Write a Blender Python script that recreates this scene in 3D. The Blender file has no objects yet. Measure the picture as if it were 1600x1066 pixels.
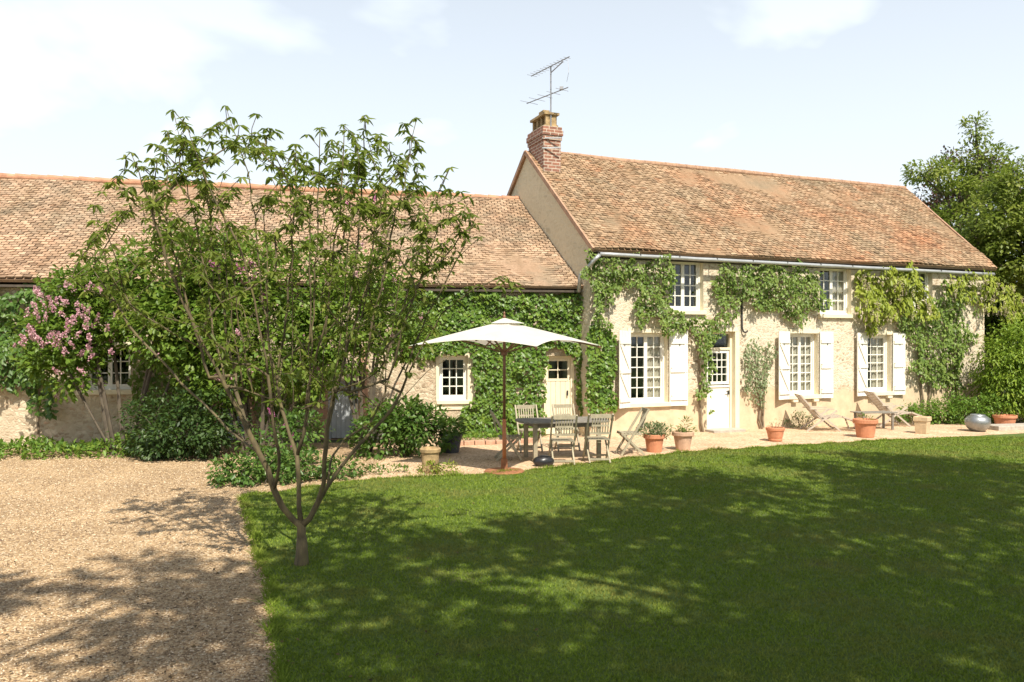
import bpy, bmesh, math, random
import numpy as np
from mathutils import Vector, Matrix, noise

random.seed(7)
RNG = np.random.default_rng(11)
C = bpy.context.scene.collection
R = math.radians

# ------------------------------------------------------------------ camera, sky, sun
CAM_H = 2.24
cam = bpy.data.cameras.new('camera')
cam.lens = 28.0
cam.sensor_width = 36.0
cam.clip_end = 2000
camo = bpy.data.objects.new('camera', cam)
C.objects.link(camo)
camo.location = (0, 0, CAM_H)
camo.rotation_euler = (R(90), 0, 0)
bpy.context.scene.camera = camo

SUN_EL, SUN_ROT = 52.0, 162.0
world = bpy.data.worlds.new("World")
bpy.context.scene.world = world
world.use_nodes = True
wn = world.node_tree
bg = wn.nodes['Background']
bg.inputs[1].default_value = 0.082
sky = wn.nodes.new('ShaderNodeTexSky')
sky.sky_type = 'NISHITA'
sky.sun_disc = False
sky.sun_elevation = R(SUN_EL)
sky.sun_rotation = R(SUN_ROT)
sky.air_density = 1.0
sky.dust_density = 1.6
tc = wn.nodes.new('ShaderNodeTexCoord')
sep = wn.nodes.new('ShaderNodeSeparateXYZ')
wn.links.new(tc.outputs['Generated'], sep.inputs[0])
addz = wn.nodes.new('ShaderNodeMath'); addz.operation = 'ADD'; addz.inputs[1].default_value = 0.32
wn.links.new(sep.outputs[2], addz.inputs[0])
dv = wn.nodes.new('ShaderNodeVectorMath'); dv.operation = 'DIVIDE'
comb = wn.nodes.new('ShaderNodeCombineXYZ')
for k in range(3):
    wn.links.new(addz.outputs[0], comb.inputs[k])
wn.links.new(tc.outputs['Generated'], dv.inputs[0])
wn.links.new(comb.outputs[0], dv.inputs[1])
n1 = wn.nodes.new('ShaderNodeTexNoise')
n1.inputs['Scale'].default_value = 1.5
n1.inputs['Detail'].default_value = 5
n1.inputs['Roughness'].default_value = 0.5
n1.inputs['Distortion'].default_value = 0.25
mpw = wn.nodes.new('ShaderNodeMapping'); mpw.inputs['Location'].default_value = (3.1, 0.7, 1.3)
wn.links.new(dv.outputs[0], mpw.inputs[0])
wn.links.new(mpw.outputs[0], n1.inputs['Vector'])
cr = wn.nodes.new('ShaderNodeValToRGB')
cr.color_ramp.elements[0].position = 0.36; cr.color_ramp.elements[0].color = (0.12, 0.12, 0.12, 1)
cr.color_ramp.elements[1].position = 0.60; cr.color_ramp.elements[1].color = (0.95, 0.95, 0.95, 1)
wn.links.new(n1.outputs[0], cr.inputs[0])
mxw = wn.nodes.new('ShaderNodeMix'); mxw.data_type = 'RGBA'
hz = wn.nodes.new('ShaderNodeMapRange')          # thicker, whiter air towards the horizon
hz.inputs[1].default_value = 0.10; hz.inputs[2].default_value = 1.05; hz.inputs[3].default_value = 0.80; hz.inputs[4].default_value = 0.05
wn.links.new(sep.outputs[2], hz.inputs[0])
mxx = wn.nodes.new('ShaderNodeMath'); mxx.operation = 'MAXIMUM'
wn.links.new(hz.outputs[0], mxx.inputs[0])
cl = wn.nodes.new('ShaderNodeMath'); cl.operation = 'MULTIPLY'
wn.links.new(cr.outputs[0], cl.inputs[0])
hz2 = wn.nodes.new('ShaderNodeMapRange')
hz2.inputs[1].default_value = 0.25; hz2.inputs[2].default_value = 0.8; hz2.inputs[3].default_value = 1.0; hz2.inputs[4].default_value = 0.06
wn.links.new(sep.outputs[2], hz2.inputs[0]); wn.links.new(hz2.outputs[0], cl.inputs[1])
wn.links.new(cl.outputs[0], mxx.inputs[1])
wn.links.new(mxx.outputs[0], mxw.inputs['Factor'])
wn.links.new(sky.outputs[0], mxw.inputs['A'])
mxw.inputs['B'].default_value = (9.9, 10.6, 11.1, 1)
wn.links.new(mxw.outputs['Result'], bg.inputs[0])

sun = bpy.data.lights.new('sun', 'SUN')
sun.energy = 5.0
sun.angle = R(0.53)
sun.color = (1.0, 0.925, 0.80)
suno = bpy.data.objects.new('sun', sun)
C.objects.link(suno)
SD = Vector((math.sin(R(SUN_ROT)) * math.cos(R(SUN_EL)), math.cos(R(SUN_ROT)) * math.cos(R(SUN_EL)), math.sin(R(SUN_EL))))
suno.rotation_euler = SD.to_track_quat('Z', 'Y').to_euler()
suno.location = SD * 60

vs = bpy.context.scene.view_settings
vs.view_transform = 'Standard'
vs.look = 'None'
vs.exposure = 0.56
vs.gamma = 1.0
bpy.context.scene.cycles.max_bounces = 8
bpy.context.scene.cycles.transparent_max_bounces = 12

# ------------------------------------------------------------------ helpers
F = 1600 * 28 / 36.0

def G(px, py, h=0.0):
    """ground point seen at a pixel of the photograph"""
    z = F * (CAM_H - h) / (py - 533.0)
    return ((px - 800) / F * z, z)

class Frame:
    def __init__(s, x, y, deg):
        s.o = (x, y); s.a = R(deg); s.c = math.cos(s.a); s.s = math.sin(s.a); s.deg = deg
    def loc(s, px, py, yo=0.0):
        k = (px - 800) / F
        ox = s.o[0] - s.s * yo; oy = s.o[1] + s.c * yo
        t = (k * oy - ox) / (s.c - k * s.s)
        z = oy + t * s.s
        return t, CAM_H - (py - 533) / F * z
    def world(s, x, y):
        return (s.o[0] + s.c * x - s.s * y, s.o[1] + s.s * x + s.c * y)

class MB:
    def __init__(s):
        s.v = []; s.f = []; s.a = []
    def add(s, vs_, fs, a=0.5):
        b = len(s.v)
        s.v.extend(tuple(p) for p in vs_)
        s.a.extend([a] * len(vs_))
        s.f.extend(tuple(i + b for i in f) for f in fs)
        return s
    def box(s, c, d, M=None, a=0.5, taper=1.0):
        x, y, z = d[0] / 2, d[1] / 2, d[2] / 2
        vv = [Vector((sx * x * (taper if sz > 0 else 1), sy * y * (taper if sz > 0 else 1), sz * z)) for sz in (-1, 1) for sy in (-1, 1) for sx in (-1, 1)]
        if M is not None:
            vv = [M @ p for p in vv]
        vv = [p + Vector(c) for p in vv]
        return s.add(vv, [(0, 2, 3, 1), (4, 5, 7, 6), (0, 1, 5, 4), (2, 6, 7, 3), (0, 4, 6, 2), (1, 3, 7, 5)], a)
    def bar(s, p, q, w, t, up=(0, 0, 1), a=0.5):
        p, q = Vector(p), Vector(q)
        d = q - p; L = d.length; d.normalize()
        u = Vector(up) - d * d.dot(Vector(up))
        if u.length < 1e-4:
            u = Vector((1, 0, 0)) - d * d.x
        u.normalize(); r = d.cross(u)
        M = Matrix((d, r, u)).transposed()
        return s.box((p + q) / 2, (L, w, t), M, a)
    def tube(s, pts, rad, n=8, cap=True, a=0.5):
        pts = [Vector(p) for p in pts]
        if not hasattr(rad, '__len__'):
            rad = [rad] * len(pts)
        rings = []; u = None
        for i, p in enumerate(pts):
            d = (pts[min(i + 1, len(pts) - 1)] - pts[max(i - 1, 0)])
            if d.length < 1e-7: d = Vector((0, 0, 1))
            d.normalize()
            if u is None:
                u = d.orthogonal()
            u = u - d * d.dot(u)
            if u.length < 1e-5: u = d.orthogonal()
            u.normalize(); w = d.cross(u)
            rings.append([p + (u * math.cos(2 * math.pi * k / n) + w * math.sin(2 * math.pi * k / n)) * rad[i] for k in range(n)])
        vv = [q for r_ in rings for q in r_]
        ff = []
        for i in range(len(pts) - 1):
            for k in range(n):
                k2 = (k + 1) % n
                ff.append((i * n + k, i * n + k2, (i + 1) * n + k2, (i + 1) * n + k))
        if cap:
            ff.append(tuple(range(n))[::-1]); ff.append(tuple((len(pts) - 1) * n + k for k in range(n)))
        return s.add(vv, ff, a)
    def lathe(s, prof, n=24, c=(0, 0, 0), a=0.5, sy=1.0):
        vv = []; ff = []
        for r_, z in prof:
            for k in range(n):
                t = 2 * math.pi * k / n
                vv.append((c[0] + r_ * math.cos(t), c[1] + r_ * math.sin(t) * sy, c[2] + z))
        for i in range(len(prof) - 1):
            for k in range(n):
                k2 = (k + 1) % n
                ff.append((i * n + k, i * n + k2, (i + 1) * n + k2, (i + 1) * n + k))
        ff.append(tuple(range(n))[::-1]); ff.append(tuple((len(prof) - 1) * n + k for k in range(n)))
        return s.add(vv, ff, a)
    def build(s, name, mat, parent=None, smooth=False, bevel=0.0):
        me = bpy.data.meshes.new(name)
        me.from_pydata(s.v, [], s.f)
        at = me.attributes.new('rnd', 'FLOAT', 'POINT')
        at.data.foreach_set('value', np.array(s.a, dtype=np.float32))
        return finish(name, me, mat, parent, smooth, bevel)

def finish(name, me, mat, parent, smooth=False, bevel=0.0):
    me.materials.append(mat)
    if smooth:
        me.polygons.foreach_set('use_smooth', np.ones(len(me.polygons), dtype=bool))
    me.update()
    o = bpy.data.objects.new(name, me)
    C.objects.link(o)
    if parent is not None:
        o.parent = parent
    if bevel:
        m = o.modifiers.new('b', 'BEVEL'); m.width = bevel; m.segments = 2; m.limit_method = 'ANGLE'
    return o

def np_mesh(name, V, Fc, rnd, mat, parent=None, smooth=False):
    """V (n,3), Fc (m,k) all faces with k corners, rnd per vertex"""
    me = bpy.data.meshes.new(name)
    n, (m, k) = len(V), Fc.shape
    me.vertices.add(n); me.vertices.foreach_set('co', V.astype(np.float32).ravel())
    me.loops.add(m * k); me.loops.foreach_set('vertex_index', Fc.astype(np.int32).ravel())
    me.polygons.add(m)
    me.polygons.foreach_set('loop_start', np.arange(0, m * k, k, dtype=np.int32))
    me.polygons.foreach_set('loop_total', np.full(m, k, dtype=np.int32))
    at = me.attributes.new('rnd', 'FLOAT', 'POINT')
    at.data.foreach_set('value', rnd.astype(np.float32))
    me.update(calc_edges=True)
    return finish(name, me, mat, parent, smooth)

def tag(o, label, cat, group=None, kind=None):
    if label: o['label'] = label
    if cat: o['category'] = cat
    if group: o['group'] = group
    if kind: o['kind'] = kind
    return o

def thing(name, label, cat, loc=(0, 0, 0), rotz=0.0, group=None):
    o = bpy.data.objects.new(name, None)
    C.objects.link(o)
    o.empty_display_size = 0.3
    o.location = loc; o.rotation_euler = (0, 0, rotz)
    return tag(o, label, cat, group)

def dup(root, loc, rotz, label, group=None):
    r = root.copy(); C.objects.link(r); r.location = loc; r.rotation_euler = (0, 0, rotz)
    r['label'] = label
    if group: r['group'] = group
    for ch in list(root.children):
        c = ch.copy(); C.objects.link(c); c.parent = r
        for g in list(ch.children):
            d = g.copy(); C.objects.link(d); d.parent = c
    return r

# ------------------------------------------------------------------ materials
def new_mat(name):
    m = bpy.data.materials.new(name); m.use_nodes = True
    nt = m.node_tree
    return m, nt, nt.nodes['Principled BSDF']

def node(nt, t, **kw):
    n = nt.nodes.new(t)
    for k, v in kw.items():
        if k.startswith('i_'):
            n.inputs[k[2:].replace('_', ' ')].default_value = v
        else:
            setattr(n, k, v)
    return n

def ramp(nt, stops, src):
    r = nt.nodes.new('ShaderNodeValToRGB')
    e = r.color_ramp.elements
    while len(e) < len(stops): e.new(0.5)
    for k, (p, c) in enumerate(stops):
        e[k].position = p; e[k].color = (*c, 1)
    nt.links.new(src, r.inputs[0])
    return r

def mixc(nt, fac, a, b, mode='MIX'):
    m = nt.nodes.new('ShaderNodeMix'); m.data_type = 'RGBA'; m.blend_type = mode
    for inp, v in (('Factor', fac), ('A', a), ('B', b)):
        if hasattr(v, 'is_output'): nt.links.new(v, m.inputs[inp])
        else: m.inputs[inp].default_value = v if inp == 'Factor' else (*v, 1)
    return m.outputs['Result']

def coords(nt, kind='Object', scale=(1, 1, 1)):
    t = nt.nodes.new('ShaderNodeTexCoord')
    mp = nt.nodes.new('ShaderNodeMapping'); mp.inputs['Scale'].default_value = scale
    nt.links.new(t.outputs[kind], mp.inputs[0])
    return mp.outputs[0]

def noise_n(nt, vec, scale, detail=4, rough=0.55):
    n = node(nt, 'ShaderNodeTexNoise'); n.inputs['Scale'].default_value = scale
    n.inputs['Detail'].default_value = detail; n.inputs['Roughness'].default_value = rough
    if vec is not None: nt.links.new(vec, n.inputs['Vector'])
    return n.outputs[0]

def bump(nt, b, height, strength=0.5, dist=0.02):
    n = nt.nodes.new('ShaderNodeBump'); n.inputs['Strength'].default_value = strength; n.inputs['Distance'].default_value = dist
    nt.links.new(height, n.inputs['Height']); nt.links.new(n.outputs[0], b.inputs['Normal'])

def attr(nt):
    a = nt.nodes.new('ShaderNodeAttribute'); a.attribute_name = 'rnd'
    return a.outputs['Fac']

def plain(name, col, rough=0.6, metal=0.0, var=0.15, scale=6.0, bumps=0.0):
    m, nt, b = new_mat(name)
    v = coords(nt)
    n = noise_n(nt, v, scale, 6, 0.65)
    lo = tuple(c * (1 - var) for c in col); hi = tuple(min(1, c * (1 + var)) for c in col)
    r = ramp(nt, [(0.3, lo), (0.7, hi)], n)
    nt.links.new(r.outputs[0], b.inputs['Base Color'])
    b.inputs['Roughness'].default_value = rough; b.inputs['Metallic'].default_value = metal
    if bumps:
        bump(nt, b, noise_n(nt, v, scale * 8, 4), bumps, 0.01)
    return m

def leaf_mat(name, dark, mid, light, trans=0.35, rough=0.45, big=0.0):
    m, nt, b = new_mat(name)
    a = attr(nt)
    r = ramp(nt, [(0.0, dark), (0.5, mid), (1.0, light)], a)
    col = r.outputs[0]
    nt.links.new(col, b.inputs['Base Color'])
    b.inputs['Roughness'].default_value = rough
    b.inputs['Specular IOR Level'].default_value = 0.35
    tr = nt.nodes.new('ShaderNodeBsdfTranslucent')
    nt.links.new(mixc(nt, 0.45, col, (0.20, 0.30, 0.03)), tr.inputs[0])
    mx = nt.nodes.new('ShaderNodeMixShader'); mx.inputs[0].default_value = trans
    nt.links.new(b.outputs[0], mx.inputs[1]); nt.links.new(tr.outputs[0], mx.inputs[2])
    nt.links.new(mx.outputs[0], nt.nodes['Material Output'].inputs[0])
    return m

def stone_mat(name, stops, mortar, scale, render_below=None, render_col=(0.6, 0.45, 0.27), patch=0.5, stretch=1.7):
    m, nt, b = new_mat(name)
    v0 = coords(nt)
    wob = node(nt, 'ShaderNodeTexNoise'); wob.inputs['Scale'].default_value = 3.0; nt.links.new(v0, wob.inputs['Vector'])
    wob2 = node(nt, 'ShaderNodeTexNoise'); wob2.inputs['Scale'].default_value = 13.0; wob2.inputs['Detail'].default_value = 4; nt.links.new(v0, wob2.inputs['Vector'])
    va0 = node(nt, 'ShaderNodeVectorMath', operation='MULTIPLY_ADD')
    va0.inputs[1].default_value = (0.22, 0.22, 0.22)
    nt.links.new(wob.outputs['Color'], va0.inputs[0]); nt.links.new(v0, va0.inputs[2])
    va = node(nt, 'ShaderNodeVectorMath', operation='MULTIPLY_ADD')
    va.inputs[1].default_value = (0.10, 0.10, 0.10)
    nt.links.new(wob2.outputs['Color'], va.inputs[0]); nt.links.new(va0.outputs[0], va.inputs[2])
    mp = node(nt, 'ShaderNodeMapping'); mp.inputs['Scale'].default_value = (1, 1, stretch)
    nt.links.new(va.outputs[0], mp.inputs[0])
    ve = node(nt, 'ShaderNodeTexVoronoi', feature='DISTANCE_TO_EDGE'); ve.inputs['Scale'].default_value = scale
    vc = node(nt, 'ShaderNodeTexVoronoi', feature='F1'); vc.inputs['Scale'].default_value = scale
    nt.links.new(mp.outputs[0], ve.inputs['Vector']); nt.links.new(mp.outputs[0], vc.inputs['Vector'])
    sp = node(nt, 'ShaderNodeSeparateColor'); nt.links.new(vc.outputs['Color'], sp.inputs[0])
    cs = ramp(nt, stops, sp.outputs[0])
    fine = noise_n(nt, v0, 28, 5, 0.7)
    cs2 = mixc(nt, 0.5, cs.outputs[0], ramp(nt, [(0.3, (0.55, 0.52, 0.48)), (0.7, (1.25, 1.2, 1.15))], fine).outputs[0], 'MULTIPLY')
    ed = ramp(nt, [(0.0, (0, 0, 0)), (0.22, (1, 1, 1))], ve.outputs[0])
    pn = ramp(nt, [(0.42, (0, 0, 0)), (0.60, (1, 1, 1))], noise_n(nt, v0, 0.9, 5, 0.6))
    # lime render left over the stones in patches
    pm = node(nt, 'ShaderNodeMath', operation='MULTIPLY'); pm.inputs[1].default_value = patch
    nt.links.new(pn.outputs[0], pm.inputs[0])
    c1 = mixc(nt, ed.outputs[0], mortar, cs2)
    c2 = mixc(nt, pm.outputs[0], c1, mixc(nt, 0.5, mortar, ramp(nt, [(0.3, (0.7, 0.68, 0.65)), (0.7, (1.1, 1.1, 1.1))], noise_n(nt, v0, 9, 6, 0.7)).outputs[0], 'MULTIPLY'))
    hgt = ed.outputs[0]
    hm = node(nt, 'ShaderNodeMath', operation='MULTIPLY_ADD'); hm.inputs[1].default_value = 0.35
    nt.links.new(fine, hm.inputs[0]); nt.links.new(hgt, hm.inputs[2])
    out = c2; hout = hm.outputs[0]
    if render_below is not None:
        sx = node(nt, 'ShaderNodeSeparateXYZ'); nt.links.new(v0, sx.inputs[0])
        nz = noise_n(nt, v0, 1.6, 4)
        ad = node(nt, 'ShaderNodeMath', operation='MULTIPLY_ADD'); ad.inputs[1].default_value = -0.6
        nt.links.new(nz, ad.inputs[0]); nt.links.new(sx.outputs[2], ad.inputs[2])
        rr = node(nt, 'ShaderNodeMapRange'); rr.inputs[1].default_value = render_below - 0.36; rr.inputs[2].default_value = render_below - 0.24
        nt.links.new(ad.outputs[0], rr.inputs[0])
        rc = ramp(nt, [(0.3, tuple(c * 0.8 for c in render_col)), (0.7, tuple(c * 1.12 for c in render_col))], noise_n(nt, v0, 3.5, 7, 0.65))
        out = mixc(nt, rr.outputs[0], rc.outputs[0], c2)
        h2 = node(nt, 'ShaderNodeMath', operation='MULTIPLY'); nt.links.new(rr.outputs[0], h2.inputs[0]); nt.links.new(hout, h2.inputs[1])
        hout = h2.outputs[0]
    nt.links.new(out, b.inputs['Base Color'])
    b.inputs['Roughness'].default_value = 0.9
    b.inputs['Specular IOR Level'].default_value = 0.15
    bump(nt, b, hout, 0.5, 0.018)
    return m

def tile_mat(name, stops, patch_cols):
    m, nt, b = new_mat(name)
    v = coords(nt)
    a = attr(nt)
    base = ramp(nt, stops, a).outputs[0]
    n1 = ramp(nt, [(0.47, (0, 0, 0)), (0.70, (0.8, 0.8, 0.8))], noise_n(nt, v, 0.42, 8, 0.72)).outputs[0]
    c = mixc(nt, n1, base, mixc(nt, 0.85, base, mixc(nt, 1.0, patch_cols[0], ramp(nt, [(0.0, (0.6, 0.6, 0.6)), (1.0, (1.25, 1.25, 1.25))], a).outputs[0], 'MULTIPLY')))
    vv = node(nt, 'ShaderNodeMapping'); vv.inputs['Location'].default_value = (7, 3, 1); nt.links.new(v, vv.inputs[0])
    n2 = ramp(nt, [(0.50, (0, 0, 0)), (0.66, (0.95, 0.95, 0.95))], noise_n(nt, vv.outputs[0], 0.9, 6, 0.65)).outputs[0]
    c = mixc(nt, n2, c, mixc(nt, 0.6, c, patch_cols[1]))
    hs = node(nt, 'ShaderNodeMath', operation='MULTIPLY'); hs.inputs[1].default_value = 7.31; nt.links.new(a, hs.inputs[0])
    hf = node(nt, 'ShaderNodeMath', operation='FRACT'); nt.links.new(hs.outputs[0], hf.inputs[0])
    c = mixc(nt, 1.0, c, ramp(nt, [(0.0, (0.84, 0.82, 0.80)), (0.5, (1.0, 1.0, 1.0)), (1.0, (1.08, 1.08, 1.06))], hf.outputs[0]).outputs[0], 'MULTIPLY')
    f = ramp(nt, [(0.3, (0.72, 0.7, 0.68)), (0.7, (1.15, 1.15, 1.15))], noise_n(nt, v, 22, 4, 0.7)).outputs[0]
    c = mixc(nt, 0.7, c, f, 'MULTIPLY')
    gr = node(nt, 'ShaderNodeMapping'); gr.inputs['Scale'].default_value = (1.6, .35, .35); nt.links.new(v, gr.inputs[0])
    st = ramp(nt, [(0.42, (1, 1, 1)), (0.72, (0.66, 0.64, 0.58))], noise_n(nt, gr.outputs[0], 1.7, 6, 0.65)).outputs[0]
    c = mixc(nt, 0.8, c, st, 'MULTIPLY')
    nt.links.new(c, b.inputs['Base Color'])
    b.inputs['Roughness'].default_value = 0.88
    b.inputs['Specular IOR Level'].default_value = 0.2
    bump(nt, b, noise_n(nt, v, 40, 3), 0.3, 0.01)
    return m

M = {}
M['tile'] = tile_mat('clay tiles', [(0.0, (0.24, 0.165, 0.105)), (0.10, (0.29, 0.20, 0.125)), (0.35, (0.345, 0.235, 0.145)), (0.65, (0.375, 0.26, 0.165)), (0.88, (0.41, 0.305, 0.20)), (1.0, (0.37, 0.215, 0.125))], [(0.46, 0.20, 0.10), (0.22, 0.185, 0.125)])
M['tile_pale'] = tile_mat('pale clay tiles', [(0.0, (0.26, 0.185, 0.125)), (0.10, (0.33, 0.235, 0.16)), (0.35, (0.395, 0.275, 0.185)), (0.65, (0.43, 0.305, 0.205)), (0.88, (0.465, 0.35, 0.245)), (1.0, (0.40, 0.26, 0.17))], [(0.42, 0.265, 0.17), (0.23, 0.205, 0.15)])
M['ridge'] = plain('ridge clay', (0.43, 0.22, 0.13), 0.85, 0, 0.3, 5)
M['ridge_old'] = plain('old ridge clay', (0.36, 0.22, 0.14), 0.9, 0, 0.35, 5)
ST = [(0.0, (0.30, 0.22, 0.15)), (0.22, (0.46, 0.36, 0.25)), (0.5, (0.62, 0.53, 0.39)), (0.78, (0.68, 0.60, 0.46)), (1.0, (0.44, 0.29, 0.19))]
M['wall'] = stone_mat('rubble stone with render', ST, (0.66, 0.59, 0.46), 9.0, 0.95, (0.60, 0.475, 0.32), 0.65, 1.5)
M['wall_wing'] = stone_mat('rubble stone', ST, (0.50, 0.42, 0.30), 8.5, None, patch=0.5)  # darker mortar than the house: tan stone with the wall's shade mixed in
M['gable'] = stone_mat('gable render', [(0.0, (0.52, 0.44, 0.30)), (1.0, (0.68, 0.59, 0.42))], (0.66, 0.57, 0.40), 4.0, None, patch=0.95)
M['cream'] = plain('cream paint', (0.74, 0.66, 0.48), 0.6, 0, 0.07, 4)
M['white'] = plain('white paint', (0.78, 0.76, 0.68), 0.55, 0, 0.10, 3.5, 0.1)
M['bluegrey'] = plain('faded blue grey paint', (0.44, 0.47, 0.49), 0.6, 0, 0.12, 5)
M['zinc'] = plain('zinc', (0.42, 0.43, 0.43), 0.45, 0.5, 0.15, 4)
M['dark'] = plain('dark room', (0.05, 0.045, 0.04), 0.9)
M['beam'] = plain('old dark wood', (0.07, 0.055, 0.04), 0.85, 0, 0.3, 8)
M['iron'] = plain('dark iron', (0.05, 0.05, 0.05), 0.5, 0.6)
M['alu'] = plain('dull aluminium', (0.30, 0.30, 0.31), 0.5, 0.6)
M['curtain'] = plain('pale curtain', (0.66, 0.52, 0.45), 0.9, 0, 0.12, 7)
M['terracotta'] = plain('terracotta', (0.50, 0.21, 0.11), 0.85, 0, 0.22, 7, 0.2)
M['terracotta_pale'] = plain('pale bloomed terracotta', (0.52, 0.33, 0.22), 0.9, 0, 0.25, 7, 0.2)
M['sandpot'] = plain('sand coloured stoneware', (0.52, 0.40, 0.25), 0.9, 0, 0.2, 8, 0.2)
M['oldpot'] = plain('mossy old clay', (0.34, 0.24, 0.12), 0.95, 0, 0.4, 9, 0.3)
M['slatepot'] = plain('slate grey plastic', (0.06, 0.065, 0.075), 0.6)
M['soil'] = plain('potting soil', (0.05, 0.035, 0.025), 1.0, 0, 0.4, 30, 0.6)
M['galv'] = plain('galvanised grey metal', (0.30, 0.31, 0.31), 0.42, 0.75, 0.25, 5)
M['teak'] = plain('silvered teak', (0.33, 0.29, 0.20), 0.75, 0, 0.25, 9, 0.15)
M['teak_dark'] = plain('dark grey teak', (0.20, 0.18, 0.15), 0.75, 0, 0.25, 9, 0.15)  # darker, greyer teak for the tabletops, apron and low table legs
M['lounger'] = plain('pale weathered teak', (0.42, 0.36, 0.29), 0.75, 0, 0.2, 9, 0.15)
M['pole'] = plain('varnished dark wood pole', (0.16, 0.07, 0.035), 0.5, 0, 0.25, 6)
M['pole_low'] = plain('orange varnished wood', (0.42, 0.14, 0.05), 0.5, 0, 0.2, 6)
M['rust'] = plain('rusty iron', (0.30, 0.13, 0.06), 0.85, 0.2, 0.35, 10, 0.3)
M['blackplastic'] = plain('black plastic', (0.02, 0.02, 0.022), 0.35)
M['stonekerb'] = plain('kerb stone', (0.40, 0.36, 0.30), 0.95, 0, 0.25, 8, 0.3)
M['pinkbrick'] = plain('old pink brick', (0.46, 0.27, 0.18), 0.9, 0, 0.3, 8, 0.3)

def canvas_mat():
    m, nt, b = new_mat('cream canvas')
    v = coords(nt)
    r = ramp(nt, [(0.3, (0.64, 0.61, 0.54)), (0.7, (0.74, 0.72, 0.65))], noise_n(nt, v, 3, 5))
    nt.links.new(r.outputs[0], b.inputs['Base Color']); b.inputs['Roughness'].default_value = 0.85
    tr = nt.nodes.new('ShaderNodeBsdfTranslucent'); tr.inputs[0].default_value = (0.75, 0.70, 0.6, 1)
    mx = nt.nodes.new('ShaderNodeMixShader'); mx.inputs[0].default_value = 0.3
    nt.links.new(b.outputs[0], mx.inputs[1]); nt.links.new(tr.outputs[0], mx.inputs[2])
    nt.links.new(mx.outputs[0], nt.nodes['Material Output'].inputs[0])
    return m
M['canvas'] = canvas_mat()

def brick_mat():
    m, nt, b = new_mat('chimney brick')
    t = nt.nodes.new('ShaderNodeTexCoord')
    sx = node(nt, 'ShaderNodeSeparateXYZ'); nt.links.new(t.outputs['Object'], sx.inputs[0])
    ad = node(nt, 'ShaderNodeMath', operation='ADD'); nt.links.new(sx.outputs[0], ad.inputs[0]); nt.links.new(sx.outputs[1], ad.inputs[1])
    cb = node(nt, 'ShaderNodeCombineXYZ'); nt.links.new(ad.outputs[0], cb.inputs[0]); nt.links.new(sx.outputs[2], cb.inputs[1])
    bt = nt.nodes.new('ShaderNodeTexBrick')
    bt.inputs['Scale'].default_value = 1.0
    bt.inputs['Brick Width'].default_value = 0.23; bt.inputs['Row Height'].default_value = 0.085
    bt.inputs['Mortar Size'].default_value = 0.011
    bt.inputs['Color1'].default_value = (0.34, 0.155, 0.10, 1); bt.inputs['Color2'].default_value = (0.23, 0.105, 0.07, 1)
    bt.inputs['Mortar'].default_value = (0.50, 0.42, 0.33, 1)
    nt.links.new(cb.outputs[0], bt.inputs['Vector'])
    f = ramp(nt, [(0.3, (0.6, 0.6, 0.6)), (0.7, (1.2, 1.2, 1.2))], noise_n(nt, t.outputs['Object'], 9, 5, 0.7)).outputs[0]
    nt.links.new(mixc(nt, 0.8, bt.outputs[0], f, 'MULTIPLY'), b.inputs['Base Color'])
    b.inputs['Roughness'].default_value = 0.9
    return m
M['brick'] = brick_mat()

def glass_mat():
    m, nt, b = new_mat('window glass')
    nt.nodes.remove(b)
    tr = nt.nodes.new('ShaderNodeBsdfTransparent'); tr.inputs[0].default_value = (0.85, 0.9, 0.88, 1)
    gl = nt.nodes.new('ShaderNodeBsdfGlossy'); gl.inputs['Roughness'].default_value = 0.03
    lw = nt.nodes.new('ShaderNodeLayerWeight')
    pw = node(nt, 'ShaderNodeMath', operation='POWER'); pw.inputs[1].default_value = 3.5; nt.links.new(lw.outputs['Facing'], pw.inputs[0])
    mu = node(nt, 'ShaderNodeMath', operation='MULTIPLY_ADD'); mu.inputs[1].default_value = 0.7; mu.inputs[2].default_value = 0.05; nt.links.new(pw.outputs[0], mu.inputs[0])
    mx = nt.nodes.new('ShaderNodeMixShader')
    nt.links.new(mu.outputs[0], mx.inputs[0]); nt.links.new(tr.outputs[0], mx.inputs[1]); nt.links.new(gl.outputs[0], mx.inputs[2])
    nt.links.new(mx.outputs[0], nt.nodes['Material Output'].inputs[0])
    return m
M['glass'] = glass_mat()

def bark_mat(name, lo, hi, moss):
    m, nt, b = new_mat(name)
    v = coords(nt, 'Object', (1, 1, 0.35))
    r = ramp(nt, [(0.3, lo), (0.55, hi), (0.75, moss)], noise_n(nt, v, 14, 6, 0.65))
    nt.links.new(r.outputs[0], b.inputs['Base Color']); b.inputs['Roughness'].default_value = 0.85
    bump(nt, b, noise_n(nt, v, 45, 4), 0.5, 0.01)
    return m
M['bark'] = bark_mat('mossy bark', (0.055, 0.044, 0.022), (0.13, 0.10, 0.05), (0.17, 0.15, 0.042))
M['bark_dark'] = bark_mat('dark bark', (0.05, 0.04, 0.03), (0.10, 0.08, 0.055), (0.11, 0.095, 0.06))
M['vine'] = bark_mat('vine stem', (0.12, 0.09, 0.06), (0.22, 0.17, 0.11), (0.26, 0.21, 0.14))

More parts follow.
